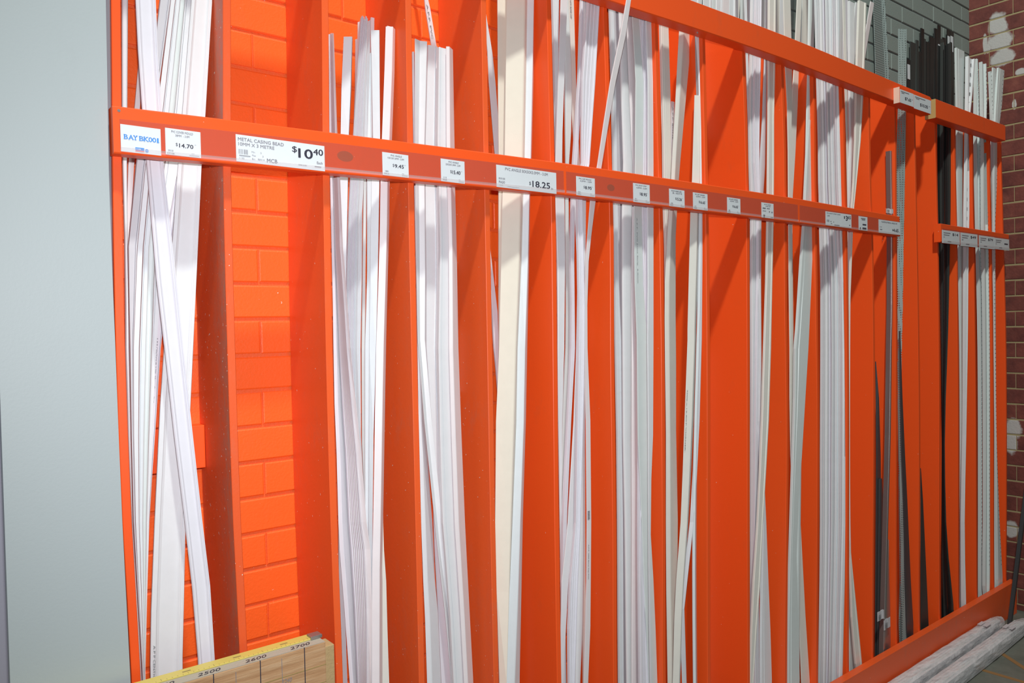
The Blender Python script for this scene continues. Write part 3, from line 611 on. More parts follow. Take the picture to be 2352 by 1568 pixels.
# ---- E
stick('E', 'flat', 'B', 8.5, [(35, 1108, 1117), (120, 1119, 1131), (187, 1122, 1138), (345, 1135, 1150), (500, 1150, 1165), (800, 1165, 1178), (1568, 1180, 1190)], label='thin pale strip crossing behind the cream angles from the upper left', up=True)
stick('E', 'thin', 'L', 7.0, [(520, 1112, 1121), (578, 1118, 1127), (715, 1128, 1143), (800, 1133, 1146), (850, 1138, 1150), (1000, 1150, 1163), (1568, 1168, 1180)], top=True, label='thin strip showing beside the left divider behind the cream angles')
stick('E', 'angle', 'C', 1.5, [(0, 1164, 1212), (200, 1161, 1209), (359, 1159, 1206), (436, 1154, 1203), (594, 1151, 1199), (800, 1146, 1190), (967, 1139, 1187), (1200, 1137, 1178), (1362, 1140, 1171), (1568, 1146, 1164)], name='plastic_angle', label='wide cream plastic angle, front one in the $18.25 ticket bay', bdepth=1.4)
stick('E', 'angle2', 'B', 2.4, [(0, 1211, 1229), (359, 1205, 1221), (436, 1202, 1218), (594, 1198, 1215.5), (800, 1189, 1211), (967, 1186, 1208), (1200, 1177, 1201), (1362, 1170, 1198), (1568, 1158, 1194)], name='plastic_angle', label='cool white plastic angle right of the wide cream one')
stick('E', 'flat', 'C', 4.0, [(0, 1142, 1167), (359, 1144.5, 1161), (436, 1144.5, 1156), (594, 1144.5, 1153), (800, 1145, 1151), (1100, 1138, 1144), (1568, 1146, 1152)], name='plastic_angle', label='cream plastic angle behind and left of the wide cream one')
stick('E', 'flat', 'Y', 3.4, [(0, 1205, 1221), (436, 1196, 1208), (967, 1184, 1196), (1200, 1172, 1184), (1400, 1160, 1178), (1568, 1155, 1172)], name='plastic_angle', label='warm white angle edge between the cream and cool white ones', text=('A.P.P. PVC Angle 50 x 50 x 3.0', 1180, 1290, .3, .003))
# ---- F
stick('F', 'step', 'B', 4.6, [(0, 1265.5, 1284), (187, 1270, 1282), (375, 1275, 1283), (594, 1278, 1285), (1568, 1290, 1296)])
stick('F', 'flat', 'W', 2.6, [(0, 1287, 1303), (187, 1281, 1296), (300, 1277, 1292), (375, 1275, 1291), (455, 1275, 1296), (594, 1279, 1298), (701, 1280, 1297), (800, 1280, 1296), (967, 1281.5, 1291), (1200, 1285, 1290)])
stick('F', 'flat', 'Y', 5.0, [(0, 1303, 1318), (187, 1310, 1323), (300, 1315, 1328), (375, 1320, 1332), (455, 1327, 1337), (700, 1335, 1342), (1568, 1338, 1346)], text=('A.P.P. BONE CAP', 0, 42, .5, .006), label='warm white strip with printed letters near its top, left $8.95 bay')
stick('F', 'thin', 'G', 4.0, [(0, 1294, 1306), (187, 1296, 1314), (300, 1297, 1312), (375, 1298, 1307), (455, 1297, 1306), (700, 1299, 1311), (800, 1298, 1312), (967, 1290, 1302), (1148, 1286, 1297), (1255, 1287, 1296), (1568, 1290, 1301)])
stick('F', 'step', 'L', 1.8, [(0, 1331, 1348), (187, 1325, 1338), (375, 1313, 1326), (455, 1310, 1321), (594, 1307, 1319), (701, 1309, 1320), (800, 1308, 1321), (967, 1300, 1312), (1200, 1289, 1302), (1335, 1287, 1298), (1568, 1290, 1300)], label='lavender-white strip slanting down to the left divider, left $8.95 bay')
stick('F', 'ribbed', 'L', 3.2, [(0, 1347, 1378), (187, 1334, 1367), (300, 1333, 1359), (375, 1333, 1354), (455, 1322, 1338), (701, 1326, 1344), (967, 1322, 1340), (1200, 1318, 1334), (1335, 1306, 1328), (1443, 1302, 1325), (1568, 1303, 1321)])
stick('F', 'flat', 'W', 1.0, [(200, 1338, 1350), (375, 1334, 1347), (455, 1331, 1346), (594, 1327, 1345), (701, 1325, 1340), (800, 1323, 1338), (967, 1317, 1331), (1200, 1303, 1320), (1335, 1289, 1306), (1443, 1287, 1300), (1568, 1287, 1294)], label='bright white strip printed down its face, left $8.95 bay', text=('A.P.P. PVC Cap Mould 3000', 683, 830, .5, .005))
stick('F', 'half', 'B', 2.9, [(455, 1318, 1330), (701, 1330, 1343), (800, 1337, 1349), (967, 1331, 1344), (1200, 1328, 1343), (1335, 1326, 1341), (1443, 1322, 1339), (1568, 1320, 1333)], top=True)
stick('F', 'flat', 'P', .2, [(0, 1438, 1449), (80, 1423.5, 1437), (187, 1401, 1414), (281, 1386, 1398), (380, 1371, 1382), (460, 1355, 1368), (541, 1348.5, 1358), (600, 1344, 1352), (701, 1342, 1349), (800, 1342, 1349.5), (967, 1345, 1356), (1200, 1347, 1358), (1335, 1346, 1357), (1443, 1343, 1356), (1568, 1340, 1351)],
      ytop=-0.062, label='thin pinkish strip leaning out in front of the upper rail, barcode lower down', text=('A.P.P. 3000 Bone Cap PVC', 1250, 1330, .5, .004))
# ---- G
stick('G', 'stepr', 'B', 3.4, [(10, 1397, 1409), (187, 1402, 1415), (375, 1406, 1417), (487, 1407, 1419), (648, 1410, 1421), (780, 1411, 1427), (1000, 1415, 1429), (1200, 1417, 1431), (1568, 1419, 1433)])
stick('G', 'flat', 'D', 4.4, [(10, 1406, 1423), (187, 1413, 1427), (375, 1415, 1433), (487, 1417, 1431), (648, 1420, 1432), (780, 1425, 1431), (1000, 1427, 1434), (1200, 1429, 1437), (1568, 1430, 1440)])
stick('G', 'half', 'W', 2.2, [(15, 1420, 1437), (187, 1425, 1444), (375, 1431, 1453), (487, 1428, 1452), (648, 1428, 1450), (780, 1429, 1451), (1000, 1430, 1450), (1200, 1434, 1451), (1568, 1438, 1450)])
stick('G', 'half', 'P', 2.8, [(20, 1435, 1451), (187, 1442, 1461), (375, 1450, 1463), (487, 1450, 1458), (648, 1447, 1458), (780, 1449, 1463), (1000, 1449, 1468), (1200, 1450, 1469), (1568, 1448, 1471)])
stick('G', 'flat', 'G', 1.2, [(22, 1450, 1466), (187, 1459, 1478), (375, 1458, 1477), (487, 1455, 1474), (648, 1457, 1477), (780, 1462, 1487), (1000, 1464, 1490), (1200, 1473, 1493), (1335, 1478, 1501), (1568, 1489, 1510)], text=('A.P.P. PVC Joint Strip  6.0mm', 500, 650, .4, .004), label='pale green strip printed down its face, right $8.95 bay')
stick('G', 'ribbed', 'L', 3.8, [(28, 1463, 1484), (187, 1476, 1490), (375, 1474, 1490), (487, 1472, 1488), (648, 1475, 1490), (1000, 1476, 1490), (1200, 1466, 1480), (1568, 1468, 1490)])
stick('G', 'flat', 'W', .8, [(35, 1482, 1500), (187, 1487, 1500), (375, 1487, 1501), (487, 1486, 1501), (648, 1487, 1501), (780, 1486, 1501), (1000, 1488, 1500), (1100, 1488, 1496), (1300, 1489, 1494)])
stick('G', 'stepr', 'L', 2.6, [(30, 1473, 1484), (648, 1470, 1480), (1000, 1464, 1478), (1200, 1463, 1480), (1568, 1466, 1482)])
# ---- H
stick('H', 'step', 'Y', 2.6, [(48, 1513, 1535), (214, 1517, 1540), (321, 1520, 1541), (410, 1521, 1543), (479, 1522, 1537), (567, 1525, 1535), (648, 1526, 1532), (1000, 1529, 1536), (1568, 1533, 1545)], top=False, up=False)
stick('H', 'anglel', 'Y', 1.4, [(64, 1560, 1589.5), (134, 1556, 1583), (268, 1549, 1571), (348, 1544, 1564), (410, 1541, 1559), (479, 1536, 1555), (541, 1532, 1552), (648, 1526.5, 1552), (728, 1526, 1552), (834, 1527, 1553), (994, 1529, 1553), (1200, 1529, 1557), (1362, 1530, 1556), (1568, 1533, 1562)], up=False, name='plastic_angle')
stick('H', 'flat', 'W', 3.4, [(233, 1541, 1549), (321, 1541, 1549), (410, 1541, 1548), (1200, 1545, 1553), (1568, 1545, 1555)], top=True, label='short white strip ending below the upper rail, $15.26 ticket bay', text=('A.P.P. BONE', 245, 320, .5, .004))
stick('H', 'anglel', 'B', 2.2, [(70, 1597.5, 1609.6), (174, 1603, 1612), (300, 1606, 1614), (600, 1604, 1612), (1200, 1590, 1600)], up=False)
stick('H', 'angle2', 'Y', .6, [(218, 1595, 1614), (410, 1589.5, 1613), (487, 1585.5, 1606), (594, 1583, 1604), (755, 1579, 1599), (780, 1579, 1599), (967, 1572, 1593.5), (1200, 1563, 1581.5), (1335, 1553, 1573), (1416, 1549, 1569), (1568, 1545, 1563)], top=True, name='plastic_angle', label='square-topped angle leaning right, ending below the upper rail by the $16.65 ticket', text=('3000 x 12 EXT CORNER', 895, 1035, .2, .004))
stick('H', 'angle2', 'D', 1.9, [(240, 1604, 1615), (487, 1603, 1615), (594, 1602, 1613.6), (780, 1600, 1612), (967, 1595, 1607), (1200, 1584, 1593.5), (1400, 1561, 1572), (1568, 1566, 1577)], top=True, name='plastic_angle')
# ---- J
stick('J', 'flat', 'B', 3.8, [(115, 1712, 1718.5), (268, 1717, 1722.5), (375, 1719, 1724.5), (508, 1722, 1726), (1568, 1722, 1727)], up=True)
stick('J', 'step', 'W', 2.8, [(115, 1721, 1731), (268, 1718, 1729), (375, 1719, 1731), (508, 1723, 1738), (648, 1722, 1737), (800, 1723, 1735), (967, 1724, 1732), (1200, 1724, 1731), (1568, 1722, 1728)])
stick('J', 'ribbed', 'L', 2.2, [(118, 1730, 1748), (268, 1728, 1745), (375, 1729, 1744), (508, 1737, 1748), (648, 1736, 1748), (800, 1733, 1745), (967, 1731, 1741), (1200, 1729, 1740), (1568, 1730, 1742)])
stick('J', 'half', 'D', 3.2, [(125, 1755, 1762), (268, 1750, 1760), (375, 1744, 1758), (508, 1740, 1749), (648, 1739, 1748), (1000, 1734, 1744), (1568, 1732, 1744)])
stick('J', 'stepr', 'Y', .8, [(130, 1762, 1781), (268, 1762, 1778), (375, 1761, 1778), (508, 1759.6, 1777), (648, 1757, 1774), (800, 1752, 1771), (967, 1747, 1766), (1200, 1737, 1753), (1335, 1728, 1747), (1568, 1719, 1731)])
stick('J', 'step', 'B', 1.6, [(640, 1741, 1748), (800, 1742, 1749), (967, 1740, 1750), (1200, 1748, 1760), (1335, 1746, 1765), (1568, 1744, 1773)], top=True)
# ---- K
stick('K', 'flat', 'Y', 1.6, [(145, 1802, 1819), (241, 1807, 1819), (348, 1809, 1817), (447, 1809.5, 1820), (514, 1810, 1819.6), (648, 1811, 1818), (800, 1813, 1821), (914, 1813, 1827), (1048, 1815, 1833), (1148, 1821, 1836), (1282, 1828, 1843), (1416, 1834, 1850), (1568, 1840, 1860)])
stick('K', 'flat', 'Y', 3.0, [(150, 1823, 1835), (241, 1817, 1832), (348, 1813.5, 1827), (447, 1813, 1821), (514, 1813, 1820), (1568, 1822, 1832)])
stick('K', 'step', 'G', 2.3, [(277, 1853, 1878), (420, 1846, 1876), (518, 1841.5, 1867), (594, 1836, 1869), (755, 1826, 1859), (800, 1822, 1857), (914, 1821, 1850), (1048, 1817, 1842), (1148, 1814, 1835), (1282, 1810, 1830), (1568, 1805, 1837)], top=True, label='broad greenish white moulding ending below the upper rail, left of the $3.65 ticket', name='cover_moulding')
stick('K', 'half', 'G', 3.6, [(163, 1853.6, 1864), (268, 1851, 1863), (420, 1848, 1860), (800, 1835, 1845), (1568, 1825, 1836)])
# ---- L
LR = [(171, 1874, 1930), (321, 1878, 1931), (420, 1879, 1934), (447, 1880, 1935), (525, 1881, 1938), (648, 1884, 1943), (800, 1884, 1945), (1048, 1883, 1945), (1200, 1883, 1944), (1335, 1882, 1940.6), (1568, 1879, 1935)]
fan('L', ['step', 'flat', 'half', 'stepr', 'flat', 'ribbed', 'half', 'flat', 'half', 'flat'], ['B', 'W', 'W', 'L', 'W', 'B', 'W', 'L', 'W', 'B'], 3.6, LR, [0, .12, .19, .33, .42, .55, .68, .75, .83, .92, 1.0], k_step=-.3)
# ---- M
stick('M', 'flat', 'Y', 2.2, [(198, 1939, 1946), (321, 1943, 1948), (474, 1946, 1950), (1568, 1950, 1954)])
stick('M', 'step', 'W', 1.6, [(198, 1947, 1963), (321, 1949, 1962), (420, 1948, 1960), (530, 1948, 1956), (700, 1950, 1953), (1200, 1950, 1953), (1568, 1952, 1962)])
stick('M', 'stepr', 'Y', .8, [(198, 1963, 1984), (321, 1961, 1977), (420, 1957, 1967.5), (474, 1953, 1962), (530, 1951.5, 1959), (648, 1950, 1954), (700, 1950, 1952), (1242, 1950, 1952), (1282, 1950, 1955), (1416, 1953, 1969), (1523, 1962, 1979.5), (1568, 1970, 1984)])
stick('M', 'flat', 'G', 1.4, [(1300, 1949, 1952), (1416, 1949, 1960), (1523, 1950, 1966), (1568, 1950, 1972)], top=True)
# ---- N
stick('N', 'tube', 'S', .6, [(345, 2034, 2050), (479, 2036, 2051), (543, 2037, 2050), (700, 2037, 2050), (800, 2036, 2047), (1000, 2033, 2045), (1200, 2028, 2039), (1400, 2021, 2036), (1510, 2018, 2032)], top=True, name='steel_tube', label='square grey steel tube standing behind the $4.65 ticket')
stick('N', 'flat', 'S2', 2.0, [(830, 2010, 2012), (914, 2011, 2019), (1048, 2012, 2023), (1200, 2011, 2024), (1335, 2010, 2019), (1500, 2009, 2019)], top=True, name='metal_strip')
stick('N', 'half', 'S2', 1.5, [(1100, 2018, 2026), (1200, 2018, 2032), (1335, 2016, 2029), (1500, 2014, 2026)], top=True, name='metal_strip')
stick('N', 'half', 'S', 1.0, [(1240, 2038, 2041), (1335, 2033, 2043), (1389, 2028, 2045), (1480, 2023, 2046), (1510, 2022, 2045)], top=True, name='metal_strip')
# ---- O
stick('O', 'mangle', 'MESH', .8, [(62, 2062.5, 2082.6), (246, 2062, 2081), (380, 2058, 2079), (541, 2060.5, 2076), (701, 2062, 2073), (830, 2063, 2070), (1100, 2067, 2074), (1450, 2072, 2082)], top=True, name='perforated_angle', label='perforated galvanised angle bead standing just right of the lower rail end')
stick('O', 'mangle', 'MESH', 2.2, [(830, 2061.5, 2065), (914, 2062, 2067), (1048, 2064, 2071), (1148, 2065, 2075), (1335, 2066, 2079), (1437, 2064, 2082)], top=True, name='perforated_angle', label='shorter perforated angle bead lower down beside the steel bay')
stick('O', 'flat', 'S2', 3.0, [(760, 2064, 2068), (914, 2067, 2073), (1048, 2070, 2079), (1148, 2074, 2084), (1335, 2078, 2092), (1437, 2081, 2098)], top=True, name='metal_strip')
# ---- P
stick('P', 'flat', 'K2', 1.0, [(1075, 2113.5, 2115), (1148, 2114, 2120), (1280, 2114, 2126), (1389, 2114, 2131), (1440, 2114, 2133)], top=True, name='metal_strip', label='dark strip showing only low down in the otherwise empty bay')
# ---- Q
QR = [(95, 2154, 2187), (276, 2152, 2188), (380, 2153, 2184), (480, 2154, 2183.5), (567, 2156, 2182), (755, 2160, 2178), (914, 2162, 2172), (1021, 2163, 2170), (1200, 2162, 2173), (1282, 2161.5, 2179), (1389, 2162, 2190)]
fan('Q', ['flat', 'tube', 'flat', 'tube', 'thin'], ['K', 'K2', 'K', 'K', 'K2'], 3.0, QR, [0, .2, .42, .6, .8, 1.0], top=True, k_step=-.5, name='black_strip')
# ---- R S T
stick('R', 'step', 'G', 1.8, [(112, 2192, 2215), (295, 2195, 2212), (487, 2196, 2210.5), (573, 2199, 2214), (800, 2203, 2213), (1000, 2204, 2212), (1200, 2204, 2210), (1380, 2204, 2213)], top=True, name='shelving_upright')
stick('R', 'chan', 'W', .8, [(130, 2217, 2240), (295, 2215, 2229), (487, 2212, 2227), (573, 2212, 2225), (800, 2210.5, 2223), (1000, 2210, 2219), (1200, 2207, 2215), (1380, 2207, 2219)], top=True, name='shelving_upright', label='white slotted shelving upright in the bay right of the black strips')
stick('S', 'chan', 'G', 1.6, [(133, 2237, 2245), (308, 2235, 2252), (514, 2239, 2253), (800, 2245, 2256), (1200, 2246, 2256), (1360, 2246, 2256)], top=True, name='shelving_upright')
stick('S', 'chan', 'G', .8, [(142, 2248, 2266), (308, 2251, 2269), (514, 2252, 2271), (800, 2256, 2274), (1200, 2257, 2274), (1345, 2256, 2274)], top=True, name='shelving_upright')
stick('T', 'chan', 'G', 1.6, [(162, 2270, 2277), (321, 2275, 2284), (420, 2276, 2283), (514, 2279, 2284), (780, 2282, 2285), (1330, 2286, 2292)], top=True, name='shelving_upright')
stick('T', 'step', 'G', .8, [(157, 2289, 2307), (321, 2280, 2295.5), (420, 2279, 2290), (514, 2280, 2286), (700, 2281.5, 2284.5), (780, 2282, 2286), (1000, 2284, 2289), (1200, 2286, 2296), (1330, 2288, 2303)], top=True, name='shelving_upright')
stick('T', 'half', 'G', 2.4, [(155, 2278, 2287.5), (321, 2277, 2286), (1330, 2284, 2290)], top=True, name='shelving_upright')

def place_stick(s, lab):
    prof = PROF[s['prof']]; i = BAYI[s['bay']]
    base_y = s['y'] if s['y'] is not None else 0.010 + 0.0165 * s['k']
    def yz(z, y0): 
        y = y0 + 0.010 * max(0.0, z) / 3
        if s['ytop'] is not None and z > 1.95: y = lerp(y, s['ytop'], min(1, (z - 1.95) / 0.62))
        return y
    def pts_for(y0):
        out = []
        for py, l, r in s['rows']:
            z = at((l + r) / 2, py, y0).z
            for _ in range(3): y = yz(z, y0); z = at((l + r) / 2, py, y).z
            a, b = at(l, py, y), at(r, py, y); out.append([z, a.x, b.x, y])
        return out
    y0 = base_y
    for it in range(40):     # keep the right-hand edge clear of the next divider: stand further forward
        pts = pts_for(y0)
        bad = any(p[2] > fin_x(i + 1, p[0]) - TH - .0015 and p[0] < ZTOP and s['ytop'] is None for p in pts)
        if not bad or y0 < 0.006: break
        y0 -= 0.004
    y0 = max(y0, .004); pts = pts_for(y0)
    pts.sort(reverse=True)
    if not s['top']:
        z1 = (3.25 if s['bay'] in 'JKLN' else 3.0) if s['up'] else 2.645
        if pts[0][0] < z1 - .02:
            sl = 0
            if len(pts) > 1: sl = ((pts[0][1] + pts[0][2]) - (pts[1][1] + pts[1][2])) / 2 / (pts[0][0] - pts[1][0])
            dz = z1 - pts[0][0]; dx = max(-.09, min(.09, sl * dz * .9)); wd = pts[0][2] - pts[0][1]
            y = yz(z1, y0)
            pts.insert(0, [z1, pts[0][1] + dx, pts[0][1] + dx + wd, y])
    if not s['end']:
        z1 = 0.003; a, b = pts[-1], pts[-2]
        sl = ((a[1] + a[2]) - (b[1] + b[2])) / 2 / (b[0] - a[0] + 1e-6)
        wd = a[2] - a[1]; wr = max(.006, min(wd, .05)); c = (a[1] + a[2]) / 2 + max(-.03, min(.03, sl * a[0] * .3))
        lo_, hi_ = fin_x(i, 0) + .003 + wr / 2, fin_x(i + 1, 0) - TH - .003 - wr / 2
        c = min(max(c, lo_), hi_)
        pts.append([z1, c - wr / 2, c + wr / 2, yz(0, y0)])
    rows = smooth_rows([tuple(p) for p in pts], 0.16)
    org = Vector(((pts[-1][1] + pts[-1][2]) / 2, pts[-1][3], pts[-1][0])); secs = []
    for z, xl, xr, y in rows:
        t = ((xl + xr) / 2) / (y + DCAM); w_ = max(.0015, xr - xl)
        bd = s['bd']; dmax = max(b for a, b in prof) * bd
        avail = DEPTH - .012 - y
        f = bd * min(1.0, avail / dmax if dmax > 0 else 1)
        f *= min(1.0, (w_ * 1.15) / max(1e-6, dmax * max(t, .4)) ) if dmax * t > w_ * .6 else 1.0
        # apparent spread of the section seen from the aisle; scale it to the width measured
        lo0 = min(-b * f * t for a, b in prof if a == min(q[0] for q in prof)); 
        Wd = w_
        for _ in range(12):
            e = [a * Wd - b * f * t for a, b in prof]; sp = max(e) - min(e)
            Wd += (w_ - sp)
            if Wd < w_ * .25: Wd = w_ * .25; break
        e = [a * Wd - b * f * t for a, b in prof]; x0 = (xl + xr) / 2 - (max(e) + min(e)) / 2
        ring = []
        for a, b in prof:
            x = x0 + a * Wd
            if z < ZTOP + .005 and s['ytop'] is None:
                x = min(max(x, fin_x(i, z) + .0008), fin_x(i + 1, z) - TH - .0008)
            ring.append(Vector((x, y + b * f, z)) - org)
        secs.append(ring)
    nm_ = s['name'] or ('plastic_angle' if s['prof'].startswith('angle') else 'plastic_strip')
    o = link(nm_, bm_done(sweep(secs), nm_), M[s['mat']], None, org); o['_w'] = list(org)
    cat = {'plastic_angle': 'plastic angle', 'plastic_strip': 'plastic strip', 'cover_moulding': 'moulding', 'steel_tube': 'steel tube', 'metal_strip': 'metal strip', 'perforated_angle': 'metal angle', 'black_strip': 'plastic strip', 'shelving_upright': 'shelving upright'}[nm_]
    tag(o, lab, cat)
    def xat(py, fr):
        R = sorted(s['rows'])
        for a, b in zip(R, R[1:]):
            if a[0] <= py <= b[0]:
                t = (py - a[0]) / (b[0] - a[0]); l, r = lerp(a[1], b[1], t), lerp(a[2], b[2], t); return l + (r - l) * fr
        a = R[0] if py < R[0][0] else R[-1]; return a[1] + (a[2] - a[1]) * fr
    def surf(py, fr):
        px = xat(py, fr); y = y0
        z = at(px, py, y).z
        for _ in range(3): y = yz(z, y0); z = at(px, py, y).z
        # height of the moulding's face at that place
        best = 0.0
        for (a1, b1), (a2, b2) in zip(prof, prof[1:]):
            if a2 > a1 and a1 <= fr <= a2 and b1 < dmaxp * .8: best = lerp(b1, b2, (fr - a1) / (a2 - a1)); break
        return at(px, py, y + best * s['bd'] - .0012)
    dmaxp = max(b for a, b in prof)
    if s['text']:
        tx, pa, pb, fr, hh = s['text']; A_, B_ = surf(pa, fr), surf(pb, fr); ex = (B_ - A_); ln = ex.length; ex.normalize()
        nrm = Vector((0, -1, 0)); ey = ex.cross(nrm) * -1
        ey = Vector((1, 0, 0)) - ex * ex.x; ey.normalize()
        bmt = bmesh.new(); put_text(bmt, tx, A_ - ey * hh / 2 - org, ex, ey, ln, hh, .02)
        link('printed_text', bm_done(bmt, 'printed_text', False), M['stick_ink'], o)
    if s['name'] == 'shelving_upright' and 'slotted' in lab:
        bmt = bmesh.new()
        for py in range(150, 1240, 22):
            A_ = surf(py, .62); add_box(bmt, A_ + Vector((-.0022, -.0008, -.009)) - org, A_ + Vector((.0022, .0004, .009)) - org)
        link('slots', bm_done(bmt, 'slots'), M['K'], o)
    if nm_ in ('shelving_upright',) and s['bay'] in 'ST':
        bmt = bmesh.new()
        for q in range(120):
            py = 165 + q * 9.5
            if py > s['rows'][-1][0] - 10: break
            A_ = surf(py, .93); add_box(bmt, A_ + Vector((-.0012, -.0006, -.0022)) - org, A_ + Vector((.0012, .0004, .0022)) - org)
        link('slots', bm_done(bmt, 'slots'), M['S2'], o)
    if 'barcode lower down' in lab:
        bmt = bmesh.new()
        for q, h in enumerate((3, 5, 3, 6, 4, 3)):
            A_ = surf(1174 + q * 3.4, .5); add_box(bmt, A_ + Vector((-.0045, -.0004, -.0011)) - org, A_ + Vector((.0045, .0002, .0011)) - org)
        link('barcode', bm_done(bmt, 'barcode'), M['stick_ink'], o)
    return o
# labels: by bay and order from the left
bays = {}
for s in STK: bays.setdefault(s['bay'], []).append(s)
for b, lst in bays.items():
    lst.sort(key=lambda s: sum((r[1] + r[2]) / 2 for r in s['rows'] if 80 <= r[0] <= 1400 or len(s['rows']) < 3) / max(1, len([r for r in s['rows'] if 80 <= r[0] <= 1400 or len(s['rows']) < 3])))
    for q, s in enumerate(lst):
        lab = s['label']
        if not lab:
            kind = {'plastic_angle': 'plastic angle', 'metal_strip': 'strip', 'black_strip': 'strip', 'shelving_upright': 'shelving upright', 'cover_moulding': 'moulding'}.get(s['name'], 'plastic strip')
            lab = '%s %s, %s from left in the %s of the rack' % (COLN[s['mat']], kind, ORD[q], BAYN[b])
        place_stick(s, lab)

# ---- lengths standing deep in the bays, seen above the upper rail
HIGH = []
def deep(px0, px1, top_py, mat, prof='flat', drift=-.02, name='plastic_strip', label=None, ybase=.165, rows=None, zend=None, tagcard=None):
    HIGH.append(dict(a=px0, b=px1, top=top_py, mat=mat, prof=prof, drift=drift, name=name, label=label, y=ybase, rows=rows, zend=zend, card=tagcard))
edges = [1588, 1604, 1616.5, 1630, 1638, 1647, 1661, 1676, 1688, 1697.6, 1702.5, 1716, 1722, 1733.6, 1750, 1765, 1785, 1792, 1803]
mm_ = ['W', 'G', 'B', 'W', 'G', 'W', 'P', 'B', 'W', 'Y', 'G', 'P', 'L', 'W', 'W', 'G', 'Y', 'W']
pp_ = ['flat', 'step', 'flat', 'half', 'flat', 'stepr', 'flat', 'flat', 'step', 'flat', 'flat', 'half', 'ribbed', 'step', 'flat', 'flat', 'flat']
for q in range(len(edges) - 1): deep(edges[q], edges[q + 1], None, mm_[q % len(mm_)], pp_[q % len(pp_)])
edges = [1832, 1844, 1858, 1872]
for q in range(3): deep(edges[q], edges[q + 1], None, 'GYW'[q], 'flat')
deep(1881, 1894, 7, 'W', 'ribbed', label='white strip with dark cap top, above the upper rail')
deep(1925, 1940, None, 'W', 'half'); deep(1938, 1949, None, 'L', 'flat'); deep(1966, 1976, 5, 'W', 'thin', -.09); deep(1977, 1985.5, 20, 'Y', 'flat', -.05); deep(1985, 1990.5, 5, 'W', 'thin', -.06)
deep(2000, 2008, 3, 'P', 'flat', -.16, label='pinkish strip leaning left beside the perforated metal above the rail')
deep(2006, 2027, None, 'MESH', 'flat', rows=[(-60, 2002, 2022), (0, 2006, 2026), (174, 2012, 2034), (300, 2017, 2038), (420, 2020, 2040)], name='perforated_angle', label='wide galvanised metal sheet edge above the rail, left half of the pair')
deep(2024, 2041, None, 'MESH', 'mangle', rows=[(-60, 2020, 2037), (0, 2025, 2041), (174, 2032, 2053), (300, 2035, 2056), (420, 2038, 2058)], name='perforated_angle', label='tall perforated galvanised angle leaning above the upper rail')
for q, (a, b, t, m) in enumerate(((2083, 2092, 135, 'K'), (2092, 2104, 95, 'K2'), (2105, 2112, 91, 'K2'), (2111, 2117, 118, 'K'), (2116, 2123, 64, 'K'), (2122, 2128, 88, 'K2'), (2128, 2137, 95, 'K'), (2136, 2148, 83, 'K'), (2147.5, 2155, 64, 'K'), (2154, 2161, 57, 'K'), (2160, 2168, 88, 'K2'), (2166, 2175, 85, 'K'), (2175.6, 2183, 67, 'K'), (2182, 2191, 70, 'K'), (2186, 2193, 102, 'K2'))):
    deep(a, b, t, m, ['flat', 'thin', 'half'][q % 3], .0, name='black_strip', tagcard={0: (147, 183), 9: (101, 140), 12: (82, 120), 13: (82, 120)}.get(q))
def xi(px, y): return at(px, 130, y).x
nl = {}
